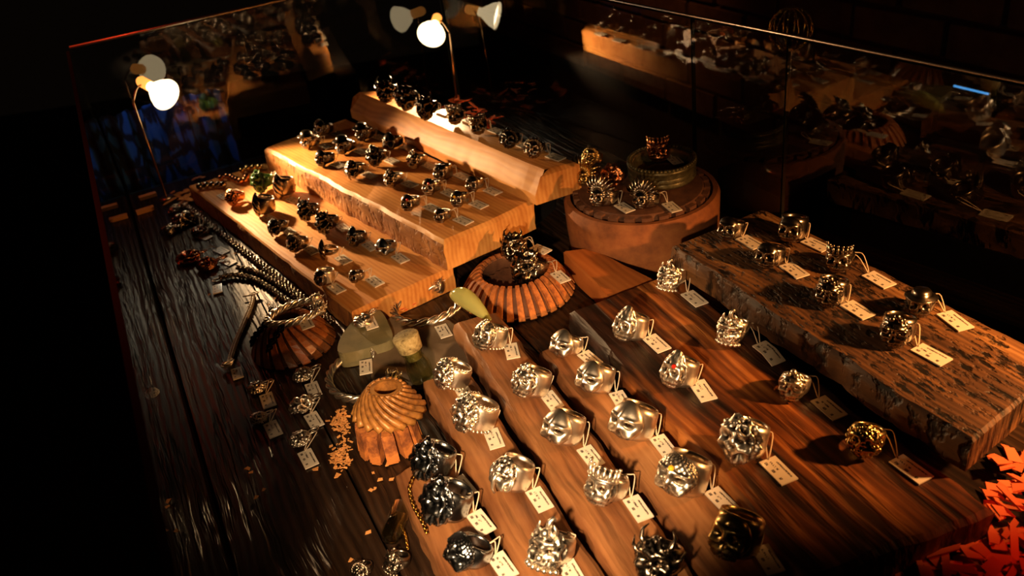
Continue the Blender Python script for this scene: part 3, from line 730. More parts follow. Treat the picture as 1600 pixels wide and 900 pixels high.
# narrow boards
ring('F1', 676, 719, 58, 'lumpy', 't', 'blue-grey steel helmet ring at the top of the short bottom-left board', tagp=(724, 762), yaw=-60, band='wide', tilt=-28, tang=50)
ring('F1', 697, 784, 66, 'lumpy', 't', 'large blue-grey folded ring in the middle of the short bottom-left board', tagp=(752, 818), yaw=-60, tilt=-28, band='wide', tang=52)
ring('F1', 732, 862, 66, 'scaled', 't', 'large frosted grey ring at the bottom edge on the short board', tagp=(786, 886), yaw=-60, tilt=-28, tang=55)
ring('F2', 705, 586, 50, 'cluster', 's', 'ornate flared silver ring with an open cup at the top of its board', tagp=(728, 620), band='bead', yaw=-65, tilt=-26, tang=60)
ring('F2', 740, 647, 62, 'cluster', 's', 'large bright silver ring with beaded rim and hanging loop', tagp=(772, 687), band='bead', yaw=-62, tilt=-28, tang=68)
ring('F2', 799, 741, 58, 'elephant', 's', 'pale silver skull ring with curled ornaments in the middle of its board', tagp=(843, 782), band='wide', yaw=-60, tilt=-26, tang=56)
ring('F2', 862, 855, 72, 'demon', 's', 'big shiny silver demon face ring near the bottom of the photo', tagp=(893, 897), yaw=-35, tilt=-30, tang=60)
ring('F3', 765, 526, 49, 'mohawk', 's', 'silver skull ring with patterned hood at the tip of the longest board', tagp=(800, 550), band='bead', yaw=-45, tilt=-26, tang=76)
ring('F3', 829, 597, 54, 'knob', 's', 'silver filigree skull ring, second on the longest narrow board', tagp=(862, 627), yaw=-52, tilt=-26, band='wide', tang=52)
ring('F3', 879, 669, 60, 'smooth', 's', 'smooth-faced silver animal ring in the middle of the longest board', tagp=(923, 715), yaw=-50, tilt=-28, band='wide', tang=52)
ring('F3', 947, 759, 66, 'crown', 's', 'silver crowned figure ring below the smooth-faced ring', tagp=(997, 796), yaw=-45, tilt=-26, tang=55)
ring('F3', 1030, 872, 76, 'horned', 'o', 'dark horned ring cut by the bottom edge of the photo', yaw=-35, tilt=-26)
ring('F4', 885, 538, 48, 'smooth', 's', 'glossy pointed mask ring at the top of the fourth narrow board', tagp=(922, 562), yaw=-48, tilt=-24, tang=40)
ring('F4', 929, 591, 54, 'smooth', 's', 'smooth two-lobed silver mask ring with a hollow eye', tagp=(970, 627), yaw=-50, tilt=-26, band='wide', tang=58)
ring('F4', 988, 659, 66, 'smooth', 's', 'large smooth silver mask ring in the middle of the fourth board', tagp=(1037, 698), yaw=-52, tilt=-26, band='wide', tang=52)
ring('F4', 1067, 742, 74, 'scaled', 's', 'silver snake-head ring with scale pattern and yellow eye', tagp=(1127, 783), yaw=-52, tilt=-26, band='wide', gem='gold_gem', tang=45)
ring('F4', 1148, 836, 80, 'grin', 'b', 'gold-lit grinning skull ring at the bottom of the fourth board', tagp=(1200, 876), yaw=-45, tilt=-26, band='wide', tang=58)
# wide board
ring('W', 1049, 433, 44, 'demon', 's', 'silver roaring demon ring at the far corner of the wide board', tagp=(1085, 468), yaw=-38, tilt=-12, tang=39)
ring('W', 984, 510, 50, 'hood', 's', 'silver ring with a pointed smooth hood, upper left of the wide board', tagp=(1026, 538), yaw=-55, tilt=-22, band='wide', tang=42)
ring('W', 1145, 514, 50, 'demon', 's', 'silver roaring demon ring beside the folded price tag', tagp=(1201, 557), yaw=-38, tilt=-12, bent=True, tang=38)
ring('W', 1060, 581, 54, 'hood', 's', 'silver pointed hood ring over a skull with a red eye hole', tagp=(1098, 612), yaw=-55, tilt=-22, band='wide', gem='red_gem', tang=55)
ring('W', 1241, 601, 50, 'knob', 's', 'copper-lit openwork ring in the middle right of the wide board', tagp=(1295, 639), yaw=-38, tilt=-14, tang=40)
ring('W', 1163, 686, 66, 'lumpy', 's', 'silver ring of interlocked hands near the knot of the wide board', tagp=(1216, 737), yaw=-50, tilt=-22, band='wide', tang=45)
ring('W', 1353, 685, 58, 'cluster', 'b', 'delicate openwork ring at the shadowed edge under the weathered board', tagp=(1423, 735), yaw=-40, tilt=-12, tang=36)
# weathered board
ring('R', 1142, 356, 42, 'skull', 'o', 'skull ring at the far left corner of the weathered board', tagp=(1172, 380), yaw=-45, tilt=-8, tang=30)
ring('R', 1238, 357, 46, 'skull', 'o', 'round skull ring with a loop behind it, on the back edge', tagp=(1275, 384), yaw=-40, tilt=-8, band='wide', tang=25)
ring('R', 1203, 398, 46, 'grin', 'o', 'almond-eyed skull ring, second along the front row of the weathered board', tagp=(1241, 424), yaw=-45, tilt=-8, tang=36)
ring('R', 1312, 404, 46, 'crown', 'o', 'skull ring with a banded forehead next to a curling thread', tagp=(1373, 439), yaw=-35, tilt=-8, tang=30)
ring('R', 1299, 456, 50, 'knob', 'o', 'skull ring topped by a rosette, third on the front row', tagp=(1340, 486), yaw=-40, tilt=-8, band='wide', tang=32)
ring('R', 1438, 474, 48, 'hat', 'o', 'domed skull ring with a flat brim on the right of the weathered board', tagp=(1492, 503), yaw=-30, tilt=-8, tang=37)
ring('R', 1402, 516, 54, 'knob', 'o', 'rosette skull ring nearest the near end of the weathered board', tagp=(1455, 556), yaw=-40, tilt=-8, band='wide', tang=28)

# ------------------------------------------------------------------ rusty drum with geared plate
dz = 0.050
dc = at(1001, 297, dz); dr = (at(1122, 300, dz)-at(879, 300, dz)).length/2
drum = thing('brake_drum', (dc.x, dc.y, 0.0), 0, 'round rusty iron drum standing beside the rear pine board', 'drum')
bm = bmesh.new(); lathe(bm, [(dr*.93, 0), (dr*.97, 0.003), (dr*.99, .02), (dr, dz-.004), (dr-.002, dz), (dr-.006, dz), (dr-.007, dz-.012), (dr*.9, dz-.014), (dr*.2, dz-.014), (dr*.2, 0)], 96); 
o = mk('drum_body', bm, M['rust_drum'], drum); o.data.set_sharp_from_angle(angle=math.radians(40))
bm = bmesh.new(); box(bm, 0, 0, 0, .004, .004, .004); bm.free()
gr = dr*0.87
plate = thing('gear_plate', (dc.x, dc.y, dz-.0115), 0, 'dark notched gear plate resting inside the rusty drum', 'gear')
bm = bmesh.new(); lathe(bm, [(gr*.22, 0), (gr*.94, 0), (gr*.94, .012), (gr*.90, .0145), (gr*.22, .0145)], 96); mk('gear_disc', bm, M['rust_dark'], plate).data.set_sharp_from_angle(angle=math.radians(40))
tm = None; NT = 26
for k in range(NT):
    a = 2*PI*k/NT
    if tm is None:
        bm = bmesh.new(); box(bm, gr*.965, 0, .0100, gr*.085, gr*.14, .0075); bmesh.ops.bevel(bm, geom=bm.edges[:], offset=.0008, segments=1); o = mk('gear_tooth', bm, M['rust_dark'], plate, False); tm = o
    else: o = tm.copy(); COL.objects.link(o)
    o.rotation_euler = (0, 0, a)
BOARDS['D'] = (dz+.0035, None, 0)
zD = dz+.0035
# ribbed coil ring on the plate
cc_ = at(1034, 258, zD+.012); cr_ = (at(1090, 258, zD+.02)-at(977, 258, zD+.02)).length/2
coil = thing('coil_ring', (cc_.x, cc_.y, zD+.0005), 0, 'thick ribbed grey-green metal ring standing on the drum', 'ring ornament')
prof = [(cr_*.80, 0), (cr_*.9, 0)]
for i in range(3):
    z0 = .001+i*.0042; prof += [(cr_*.93, z0), (cr_*.97, z0+.002), (cr_*.93, z0+.0038)]
prof += [(cr_*.97, .0136), (cr_*.99, .0151), (cr_*.97, .0171), (cr_*.86, .0176), (cr_*.80, .0161)]
bm = bmesh.new(); lathe(bm, prof, 80); mk('ribbed_body', bm, M['verdigris'], coil)
bm = bmesh.new()
for k in range(52):
    a = 2*PI*k/52; ball(bm, (math.cos(a)*cr_*.93, math.sin(a)*cr_*.93, .0178), .0021, 6, (1, 1, .7))
mk('beaded_rim', bm, M['verdigris'], coil)
bm = bmesh.new(); lathe(bm, [(.001, 0.0005), (cr_*.78, 0.0005), (cr_*.78, .006), (cr_*.4, .007), (.001, .007)], 48, closed=False); mk('inner_disc', bm, M['rust_dark'], coil)
ring('D', 1029, 234, 40, 'crown', 'c', 'coppery skull ring with beaded jaw inside the ribbed ring on the drum', z=zD+.0085, yaw=-15, tilt=-5, band='wide', tagp=(1055, 252), tang=42)
ring('D', 942, 307, 46, 'feather', 'o', 'feathered war-bonnet ring at the front left of the drum plate', z=zD, yaw=-45, tagp=(976, 326), tilt=-14, tang=32)
ring('D', 1008, 311, 44, 'feather', 'o', 'feathered war-bonnet ring at the front middle of the drum plate', z=zD, yaw=-45, tagp=(1050, 325), tilt=-14, tang=40)
ring('D', 917, 273, 44, 'feather', 'b', 'brassy feathered ring at the left rim of the drum', z=zD, yaw=-40, tilt=-4)
ring('D', 958, 276, 34, 'lumpy', 'c', 'shadowed copper ring behind the feathered rings on the drum', z=zD, yaw=-40)
ring('D', 926, 246, 30, 'mane', 'b', 'brassy ring perched on the brassy feathered ring', z=zD+.026, yaw=-40)

# ------------------------------------------------------------------ bevel gears
def rel(p, z=0): return Vector((p.x, p.y, z))
def bevel_gear(cx, cy, wpx, hh, n, name, label, mat, inner=.52, spiral=0.0, depth=.004, toothw=.62, inner_plate=True, dome=0.0):
    p = at(cx, cy, hh*.5); R = wpx/pxmm(p)/2000
    g = thing(name, (p.x, p.y, 0), 0, label, 'gear')
    def prof_r(t): return R*(inner+(1-inner)*t)
    def prof_z(t): return hh*(1-t**(1.7+dome))*.92+hh*.08
    P = [(R*inner*.96, .001), (R*.93, .001), (R*.97, .004)]
    P += [(prof_r(t)-depth*.55, prof_z(t)-depth*.6) for t in (.98, .85, .7, .5, .3, .12, 0.02)]
    P += [(R*inner*.97, hh*.80)]
    bm = bmesh.new(); lathe(bm, P, 72); mk('gear_body', bm, M['rust_dark'] if mat != 'bronze_gear' else M[mat], g)
    proto = None
    for k in range(n):
        if proto is None:
            bm = bmesh.new(); rows = []; hw = PI/n*toothw
            for i in range(9):
                t = i/8; r = prof_r(t); z = prof_z(t); a0 = spiral*t
                row = []
                for (da, dd) in ((-hw, -depth), (-hw*.9, 0), (hw*.9, 0), (hw, -depth)):
                    rr = r+(dd if t > .5 else dd*.5); zz = max(.0008, z+dd*(.9 if t < .6 else .3)) 
                    row.append(bm.verts.new((rr*math.cos(a0+da), rr*math.sin(a0+da), zz)))
                rows.append(row)
            row = []
            for (da, rr, zz) in ((-hw, R*.93, .0008), (-hw*.9, R*.985, .0008), (hw*.9, R*.985, .0008), (hw, R*.93, .0008)):
                row.append(bm.verts.new((rr*math.cos(spiral+da), rr*math.sin(spiral+da), zz)))
            rows.append(row)
            for i in range(len(rows)-1):
                for j in range(3): bm.faces.new((rows[i][j], rows[i+1][j], rows[i+1][j+1], rows[i][j+1]))
            bm.faces.new(rows[0])
            bm.faces.new(rows[-1][::-1])
            bmesh.ops.recalc_face_normals(bm, faces=bm.faces[:])
            o = proto = mk('gear_tooth', bm, M[mat], g, False)
        else: o = proto.copy(); COL.objects.link(o)
        o.rotation_euler = (0, 0, 2*PI*k/n)
    if inner_plate:
        bm = bmesh.new(); lathe(bm, [(.003, .002), (R*inner*.95, .002), (R*inner*.95, hh*.42), (R*inner*.9, hh*.45), (.003, hh*.45)], 60, None,
                                lambda a, r, z: (r*(1-.10*(math.sin(a*22) > 0)) if (r > R*inner*.85 and z > .003) else r, z))
        mk('inner_gear', bm, M['rust_dark'], g, False)
    return g, R, p
g1, R1, p1 = bevel_gear(806, 437, 182, .024, 32, 'toothed_gear', 'large rusty orange slotted gear in the middle of the table', 'rust', inner=.60)
zg = .024*.45+.001
BOARDS['G1'] = (zg, None, 0)
ring('G1', 804, 386, 40, 'dragon', 'o', 'grey dragon ring leaning at the back inside the large rusty gear', z=.022, ztag=.0255, yaw=-20, tagp=(845, 391), tilt=-25, tang=22)
ring('G1', 830, 418, 50, 'dragon', 'o', 'grey dragon ring in front, inside the large rusty gear', z=zg, ztag=.0225, yaw=-55, tagp=(876, 434), tilt=-25, tsc=1.0, tang=42)
g2, R2, p2 = bevel_gear(453, 518, 134, .028, 20, 'swirl_gear', 'glossy brown swirl-toothed gear under the silver bracelet', 'varnish_rust', inner=.36, spiral=.45, depth=.003, toothw=.7)
# stacked pinion: blocky lower gear and spiral upper gear
pl = at(605, 672, .012); Rl = 96/pxmm(pl)/2000
low = thing('block_gear', (pl.x, pl.y, 0), .3, 'blocky rusty gear under the orange-lit spiral pinion', 'gear')
bm = bmesh.new(); lathe(bm, [(.008, 0.0005), (Rl*.7, 0.0005), (Rl*.66, .020), (Rl*.5, .0245), (.008, .0245)], 40); mk('gear_body', bm, M['rust_dark'], low)
pr = None
for k in range(11):
    if pr is None:
        bm = bmesh.new(); vs = box(bm, Rl*.80, 0, .0115, Rl*.5, Rl*.40, .022)
        for v in vs:
            if v.co.x < Rl*.8: v.co.y *= .62
            if v.co.z > .012: v.co.x *= .9
        bmesh.ops.bevel(bm, geom=bm.edges[:], offset=.0010, segments=2); o = pr = mk('gear_tooth', bm, M['rust'], low, False)
    else: o = pr.copy(); COL.objects.link(o)
    o.rotation_euler = (0, 0, 2*PI*k/11)
pt_ = at(603, 628, .038); Ru = 108/pxmm(pt_)/2000
pin = thing('spiral_pinion', (pt_.x, pt_.y, 0.0255), 0, 'orange-lit spiral pinion gear with a round bore, stacked on the blocky gear', 'gear')
pin.rotation_euler = (math.radians(-4), math.radians(5), 0)
hu = .023
bm = bmesh.new(); lathe(bm, [(Ru*.34, .002), (Ru*.86, .002), (Ru*.90, .006), (Ru*.70, hu*.52), (Ru*.50, hu*.90), (Ru*.46, hu), (Ru*.34, hu)], 56); o = mk('pinion_body', bm, M['bronze_gear'], pin); o.data.set_sharp_from_angle(angle=math.radians(50))
pr = None
for k in range(19):
    if pr is None:
        bm = bmesh.new(); n_ = 10; path = []; rad = []
        for i in range(n_):
            t = i/(n_-1); r = Ru*(.50+.50*t); a = 1.25*t; path.append((r*math.cos(a), r*math.sin(a), hu*(1.0-.80*t**1.15))); rad.append(.0012+.0016*t)
        tube(bm, path, rad, 7); o = pr = mk('gear_tooth', bm, M['bronze_gear'], pin)
    else: o = pr.copy(); COL.objects.link(o)
    o.rotation_euler = (0, 0, 2*PI*k/19)

# ------------------------------------------------------------------ stones, bottle, glass
def blob_slab(name, pts, z0, z1, mat, label, cat, bev=.0012):
    P = [at(x, y, z1) for x, y in pts]; c = sum(P, Vector())/len(P); c.z = z0
    n = len(P); loop = []
    for i in range(n):
        a, b2, c2, d2 = P[i-1], P[i], P[(i+1) % n], P[(i+2) % n]
        for t in (0, .25, .5, .75): loop.append(0.5*((2*b2)+(c2-a)*t+(2*a-5*b2+4*c2-d2)*t*t+(3*b2-a-3*c2+d2)*t**3)-c)
    bm = bmesh.new(); quad_prism(bm, [Vector((p.x, p.y, 0)) for p in loop], 0, z1-z0)
    bmesh.ops.recalc_face_normals(bm, faces=bm.faces[:])
    ed = [e for e in bm.edges if all(v.co.z > (z1-z0)*.9 for v in e.verts)]
    bmesh.ops.bevel(bm, geom=ed, offset=bev, segments=3)
    o = mk(name, bm, mat); o.location = c; o.data.set_sharp_from_angle(angle=math.radians(50)); return tag(o, label, cat)
blob_slab('stone_slab', [(600, 505), (640, 492), (700, 500), (742, 548), (716, 584), (650, 600), (612, 610), (580, 590)], .0005, .006, M['slab'], 'flat dull brown stone slab under the corked bottle and torque bracelet', 'stone')
blob_slab('stone', [(528, 550), (534, 524), (562, 492), (592, 484), (608, 508), (612, 530), (580, 542), (550, 550)], .0005, .014, M['stone'], 'olive stone wedge under the skull pendant beside the pine board', 'stone', .0015)
# corked bottle
pb = at(664, 598, .006)
bt = thing('bottle', (pb.x, pb.y, .0065), 0, 'small dark glass bottle closed with a pale cork', 'bottle')
bt.rotation_euler = (math.radians(-6), math.radians(-10), 0)
bm = bmesh.new(); lathe(bm, [(.0005, .0005), (.0085, .0005), (.0095, .003), (.0095, .016), (.0075, .021), (.0072, .026), (.0082, .027), (.0082, .0285), (.0062, .0285), (.0062, .020), (.008, .015), (.008, .003), (.0005, .002)], 28, closed=False); mk('bottle_glass', bm, M['vial'], bt)
bm = bmesh.new(); lathe(bm, [(.0005, .0215), (.0058, .0215), (.0062, .028), (.0088, .0295), (.0098, .0405), (.0090, .0415), (.0005, .0415)], 28, closed=False); o = mk('cork', bm, M['cork'], bt); o['label'] = 'pale cork stopper'
# olive green glass piece on the tip of the board
a_ = at(708, 466, .030); b_ = at(766, 500, .0275)
bm = bmesh.new(); n_ = 22; pts = curve([a_+Vector((0, 0, .004)), (a_*.6+b_*.4)+Vector((0, .002, .006)), b_], n_)
tube(bm, [p-a_ for p in pts], [.0015+.0062*math.sin(PI*min(1, (i+1.5)/n_))**.8 for i in range(n_)], 16)
o = mk('sea_glass', bm, M['jade']); o.location = a_; tag(o, 'pointed olive-green glass piece at the tip of the longest board', 'glass')
# fallen glass vial
va, vb = at(628, 792, .006), at(608, 846, .006)
vi = thing('glass_vial', (va.x, va.y, .0065), math.atan2((vb-va).y, (vb-va).x), 'empty clear glass vial lying left of the short board', 'vial')
Lv = (vb-va).length
bm = bmesh.new(); lathe(bm, [(.0062, 0), (.0062, Lv*.85), (.005, Lv*.95), (.001, Lv), (.001, Lv-.001), (.0042, Lv*.93), (.0054, Lv*.85), (.0054, 0)], 24, Matrix.Rotation(PI/2, 4, 'Y')); mk('tube', bm, M['vial'], vi)

# ------------------------------------------------------------------ chains and bracelets
def chain(name, pts, link, mat, label, cat='necklace', wire=.00045, elong=1.35, lift=0.0, parent=None, z0=None, step=None, group=None):
    P = length_steps(pts, step or link*1.15); org = P[0].copy(); org.z = 0
    bm = bmesh.new(); fr = frames(P); seg, cs = 9, 5
    for i, (p, (t, u, v)) in enumerate(zip(P, fr)):
        ang = (PI/4 if i % 2 else -PI/4); U2 = u*math.cos(ang)+v*math.sin(ang); Vn = t.cross(U2)
        loops = []
        for k in range(seg):
            a = 2*PI*k/seg; c = t*math.cos(a)*link*elong*.5 + U2*math.sin(a)*link*.5; rdir = (t*math.cos(a)+U2*math.sin(a)).normalized()
            loops.append([bm.verts.new(p-org+c+(rdir*math.cos(2*PI*q/cs)+Vn*math.sin(2*PI*q/cs))*wire) for q in range(cs)])
        for k in range(seg):
            A, B = loops[k], loops[(k+1) % seg]
            for q in range(cs): bm.faces.new((A[q], A[(q+1) % cs], B[(q+1) % cs], B[q]))
    o = mk(name, bm, M[mat], parent); o.location = org
    if label: tag(o, label, cat, group)
    return o
def G(x, y, z=.003): return at(x, y, z)

def bead_chain(name, pts, r, mat, label, step):
    P = length_steps(pts, step); org = P[0].copy(); org.z = 0; bm = bmesh.new(); fr = frames(P)
    for i, (p, (t, u, v)) in enumerate(zip(P, fr)):
        for k in range(3):
            a = i*.9+2*PI*k/3; ball(bm, p-org+(u*math.cos(a)+v*math.sin(a))*r*.62, r*.62, 7)
    o = mk(name, bm, M[mat]); o.location = org; return tag(o, label, 'necklace')
bead_chain('rope_chain', [G(292, 322), G(330, 352), G(380, 392), G(430, 430), G(480, 470), G(520, 503)], .0030, 'oxid', 'thick black rope chain lying tight along the lowest pine board', .0026)
bead_chain('rope_chain', [G(372, 418), G(400, 424), G(430, 440), G(470, 468), G(508, 500)], .0027, 'oxid', 'black rope chain with a free end, second from the pine board', .0025)
def tag_only(x, y, ang, parent, z=0.0, sc=1.0):
    p = at(x, y, z+.0004); q = at(x+20*math.cos(math.radians(ang)), y+20*math.sin(math.radians(ang)), z+.0004); ang = math.degrees(math.atan2(q.y-p.y, q.x-p.x)); c = bpy.data.objects.new('price_tag', CARDS[0]); COL.objects.link(c); c.parent = parent
    c.location = (p-parent.location) if parent.type != 'EMPTY' else Matrix.Rotation(-parent.rotation_euler.z, 4, 'Z') @ (p-parent.location)
    c.rotation_euler = (0, 0, math.radians(ang)-parent.rotation_euler.z); c.scale = (sc, sc, 1); return c
ck = bead_chain('clasp_chain', [G(344, 434), G(356, 431), G(372, 430), G(398, 436), G(425, 452), G(445, 468), G(470, 478)], .0025, 'oxid', 'dark chain ending in a steel clasp with a small tag', .0024)
bm = bmesh.new(); q = G(339, 438, .002)-ck.location
tube(bm, [q+Vector((.0045*math.cos(t), .003*math.sin(t), 0)) for t in [2*PI*i/14 for i in range(14)]], .0009, 6, closed=True); mk('clasp', bm, M['silver'], ck)
tag_only(340, 452, 85, ck, .0005, .9)
sc_ = chain('fine_chain', [G(395, 461, .002), G(393, 475, .002), G(383, 500, .002), G(368, 535, .002), G(358, 566, .002)], .0032, 'soft_silver', 'fine bright silver snake chain crossing the ridged dark planks', wire=.0009, step=.0016)
bm = bmesh.new(); q = at(396, 460, .003)-sc_.location
for s in (0, 1): tube(bm, [q+Vector((.003*math.cos(t)+s*.002, .002*math.sin(t)+s*.001, .001)) for t in [2*PI*i/12 for i in range(12)]], .0006, 6, closed=True)
tube(bm, [q+Vector((-.010, -.001, 0)), q+Vector((.001, 0, 0))], .0007, 6); mk('toggle_clasp', bm, M['soft_silver'], sc_)
bm = bmesh.new(); q = at(357, 570, .003)-sc_.location
for i in range(5): tube(bm, [q+Vector((.004*math.cos(t+i)+i*.0007-.002, .003*math.sin(t), .0015*i*.4)) for t in [2*PI*j/12 for j in range(12)]], .0006, 6, closed=True)
mk('pendant', bm, M['silver'], sc_); tag_only(371, 584, 75, sc_, .0005, .85)
for k, (pts, lb) in enumerate([([(645, 748), (640, 765), (646, 790), (660, 815), (667, 832)], 'fine gold chain glittering on the short bottom-left board')]):
    chain('gold_chain', [at(x, y, .0218) for x, y in pts], .0024, 'gold', lb, wire=.0005, step=.0018)
chain('gold_chain', [G(627, 822, .002), G(634, 838, .002), G(637, 858, .002)], .0020, 'gold', 'short gold chain on the dark table next to the glass vial', wire=.0004, step=.0016)
# torque bracelet (twisted rope, open, ends with small heads)
def torque(cx, cy, rx, rz_deg, label, mat, gap=50, tube_r=.0026, z=.007, tiltx=0, strands=3, start=0, name='torque_bracelet', flat=.86):
    p = at(cx, cy, z+tube_r); g = thing(name, (p.x, p.y, z), math.radians(rz_deg), label, 'bracelet')
    g.rotation_euler = (math.radians(tiltx), 0, math.radians(rz_deg))
    R = rx; bm = bmesh.new(); n = 110; a0, a1 = math.radians(gap/2), 2*PI-math.radians(gap/2)
    for s in range(strands):
        pts = []
        for i in range(n):
            a = a0+(a1-a0)*i/(n-1); ph = 2*PI*s/strands+a*7; c = Vector((R*math.cos(a), R*flat*math.sin(a), tube_r*1.9))
            rd = Vector((math.cos(a), math.sin(a), 0)); pts.append(c+rd*math.cos(ph)*tube_r+Vector((0, 0, 1))*math.sin(ph)*tube_r)
        tube(bm, pts, tube_r*.75, 7)
    mk('twisted_body', bm, M[mat], g)
    for sgn, a in ((1, a0), (-1, a1)):
        o = bpy.data.objects.new('dragon_head', None)
        COL.objects.unlink(o) if o.name in COL.objects else None
        bpy.data.objects.remove(o)
        k = 'head|'+mat; mm = HM['dragon'].copy(); mm.materials.clear(); mm.materials.append(M[mat])
        o = bpy.data.objects.new('end_head', mm); COL.objects.link(o); o.parent = g
        o.location = (R*math.cos(a), R*flat*math.sin(a), tube_r*1.9+.001); o.scale = (.42, .6, .42)
        o.rotation_euler = (0, 0, a+(PI if sgn > 0 else 0) + (0))
    return g
tq = torque(668, 479, .0285, 30, 'silver twisted torque bracelet with dragon-head ends on the stone slab', 'silver', gap=70, z=.0065, flat=.92, tube_r=.0021)
tag_only(693, 518, 60, tq, .0065, 1.0)
tq2 = torque(566, 590, .0245, 25, 'silver scaled bracelet lying open on the dark planks', 'silver', gap=75, tube_r=.0019, z=.0006, flat=1.25)
tag_only(572, 574, 88, tq2, .0068, 1.0)
tq3 = torque(461, 492, .0215, 20, 'silver link bracelet draped on the glossy brown gear', 'silver', gap=40, tube_r=.0019, z=.032, flat=.65)
tag_only(478, 505, 62, tq3, .034, 1.0)
chain('curb_chain', [at(425, 486, .036), at(413, 508, .030), at(398, 526, .020), at(393, 540, .008)], .0040, 'black_metal', 'dark chain hanging over the left side of the brown gear', wire=.0009, step=.003)
chain('curb_chain', [at(448, 505, .036), at(438, 515, .034), at(428, 530, .028), at(418, 548, .018)], .0040, 'black_metal', 'dark chain hanging down the front of the brown gear', wire=.0009, step=.003)
# pendants on the table and the bead bracelets
def pendant(x, y, wpx, var, mat, label, tagp=None, bail=True, z=0.0, rz=0, tang=-70, flatr=0.6):
    p = at(x, y, z+.004); s = wpx/pxmm(p)/27; g = thing('pendant', (p.x, p.y, z+.0003), math.radians(rz), label, 'pendant')
    me = HM[var]; k = me.name+'|'+mat; mm = bpy.data.meshes.get(k)
    if mm is None: mm = me.copy(); mm.name = k; mm.materials.clear(); mm.materials.append(M[MATN[mat]])
    L2 = Matrix.Rotation(-PI/2, 4, 'X') @ Matrix.Scale(s, 4); lift = -min((L2 @ v.co).z for v in me.vertices)
    o = bpy.data.objects.new('charm', mm); COL.objects.link(o); o.parent = g; o.matrix_local = Matrix.Translation((0, 0, lift)) @ L2
    if bail:
        bm = bmesh.new()
        tube(bm, [(.0048*s*math.cos(t), .0175*s+.0075*s*math.sin(t), .003*s+.0035*s*math.cos(t)*.3+.003*s) for t in [2*PI*i/18 for i in range(18)]], .0009*s, 7, closed=True); mk('bail', bm, M[MATN[mat]], g)
    if tagp: 
        p2 = at(tagp[0], tagp[1], z); att = Vector((p.x, p.y, z+.004))+Matrix.Rotation(math.radians(rz), 3, 'Z') @ Vector((0, .018*s, 0))
        add_tag(g, Vector((p.x, p.y, z+.0003)), tagp, z, math.radians(tang), 1.0, att)
    return g
pendant(400, 604, 30, 'cluster', 's', 'small silver cluster pendant by the upper left tag', (419, 627), rz=-60, tang=70)
pendant(473, 584, 34, 'cluster', 's', 'silver lion-like pendant at the top of the right column of tags', (490, 610), rz=-55, tang=68)
pendant(402, 651, 28, 'mane', 's', 'small silver claw pendant at the bottom of the left column of tags', (427, 672), rz=-60, tang=63)
pendant(471, 632, 36, 'dragon', 's', 'silver winged pendant in the middle of the right column of tags', (491, 658), rz=-55, tang=58)
pendant(468, 684, 36, 'cluster', 's', 'silver figure pendant at the bottom of the right column of tags', (482, 718), rz=-55, tang=62)
pendant(567, 500, 36, 'skull', 's', 'silver skull pendant with chain links lying on the olive stone', (579, 506), z=.0142, rz=-35, tang=65)
pendant(294, 402, 32, 'lumpy', 'c', 'copper-brown oval pendant left of the orange disc', (346, 393), rz=-65, tang=25)
pendant(323, 413, 36, 'scaled', 'c', 'orange carved round disc pendant with a silver bail', (357, 410), rz=-65, tang=25)
pendant(266, 360, 34, 'feather', 'o', 'silver wing pendant on a small square foot near the lamp stem', None, rz=0)
pendant(288, 345, 34, 'dragon', 'o', 'dark silver clustered pendant behind the wing pendant', (320, 371), rz=-50, tang=20)
pendant(312, 362, 30, 'mane', 'o', 'silver pendant with an open loop beside its grey tag', None, rz=-60)
pendant(275, 326, 26, 'cluster', 'o', 'small silver pendant right next to the lamp base', (277, 327), rz=-40, tang=20)
def bead_bracelet(pts, z, label, r=.0042, mat='copper'):
    P = length_steps([at(x, y, z+r) for x, y in pts], r*1.7); org = P[0].copy(); org.z = z
    g = thing('bead_bracelet', org, 0, label, 'bracelet')
    bm = bmesh.new()
    for i, p in enumerate(P): ball(bm, p-org, r*random.uniform(.85, 1.05), 10); 
    mk('beads', bm, M[mat], g); bm = bmesh.new(); tube(bm, [p-org for p in P], r*.35, 6); mk('cord', bm, M[mat], g); return g
bead_bracelet([(312, 291), (325, 289), (338, 288), (352, 289)], .0225, 'silver bead bracelet at the far left end of the lowest pine board', mat='oxid')
bead_bracelet([(345, 278), (358, 275), (368, 280), (380, 283), (386, 276)], .0225, 'copper bead bracelet behind the silver bead bracelet', mat='copper')
bead_bracelet([(378, 266), (390, 262), (403, 261), (414, 260)], .0225, 'dark bead bracelet at the back corner of the lowest pine board', mat='brass')
pendant(236, 612, 24, 'cluster', 's', 'lone small silver piece close to the left glass wall', None, bail=False, rz=0)
# rings at the bottom left on the table
ring('T', 620, 877, 38, 'demon', 'o', 'shadowed ring on the dark table below the glass vial', yaw=-40, tilt=-20)
ring('T', 566, 890, 32, 'mane', 'o', 'shadowed ring cut by the bottom edge, left of the other dark ring', yaw=-20)
# pale pedestal tile line-ups: tiny wooden blocks in the rear left corner
def wood_tile(x, y, lx, ang, z0, label, grp):
    p = at(x, y, z0); bm = bmesh.new(); box(bm, 0, 0, .002, lx, .008, .004); bmesh.ops.bevel(bm, geom=bm.edges[:], offset=.0004, segments=1)
    o = mk('wood_tile', bm, M['chip'], smooth=False); o.location = (p.x, p.y, z0+.0003); o.rotation_euler = (0, 0, math.radians(ang)); return tag(o, label, 'wood tile', grp)
for i, (x, y) in enumerate([(185, 321), (210, 315), (232, 309), (196, 341), (228, 331)]):
    if (at(x, y, 0)-C0).dot(ACR) > .012: wood_tile(x, y, .020, 25, 0, 'small pale wood tile by the left rear corner of the case', 'pale wood tiles in the left rear corner')

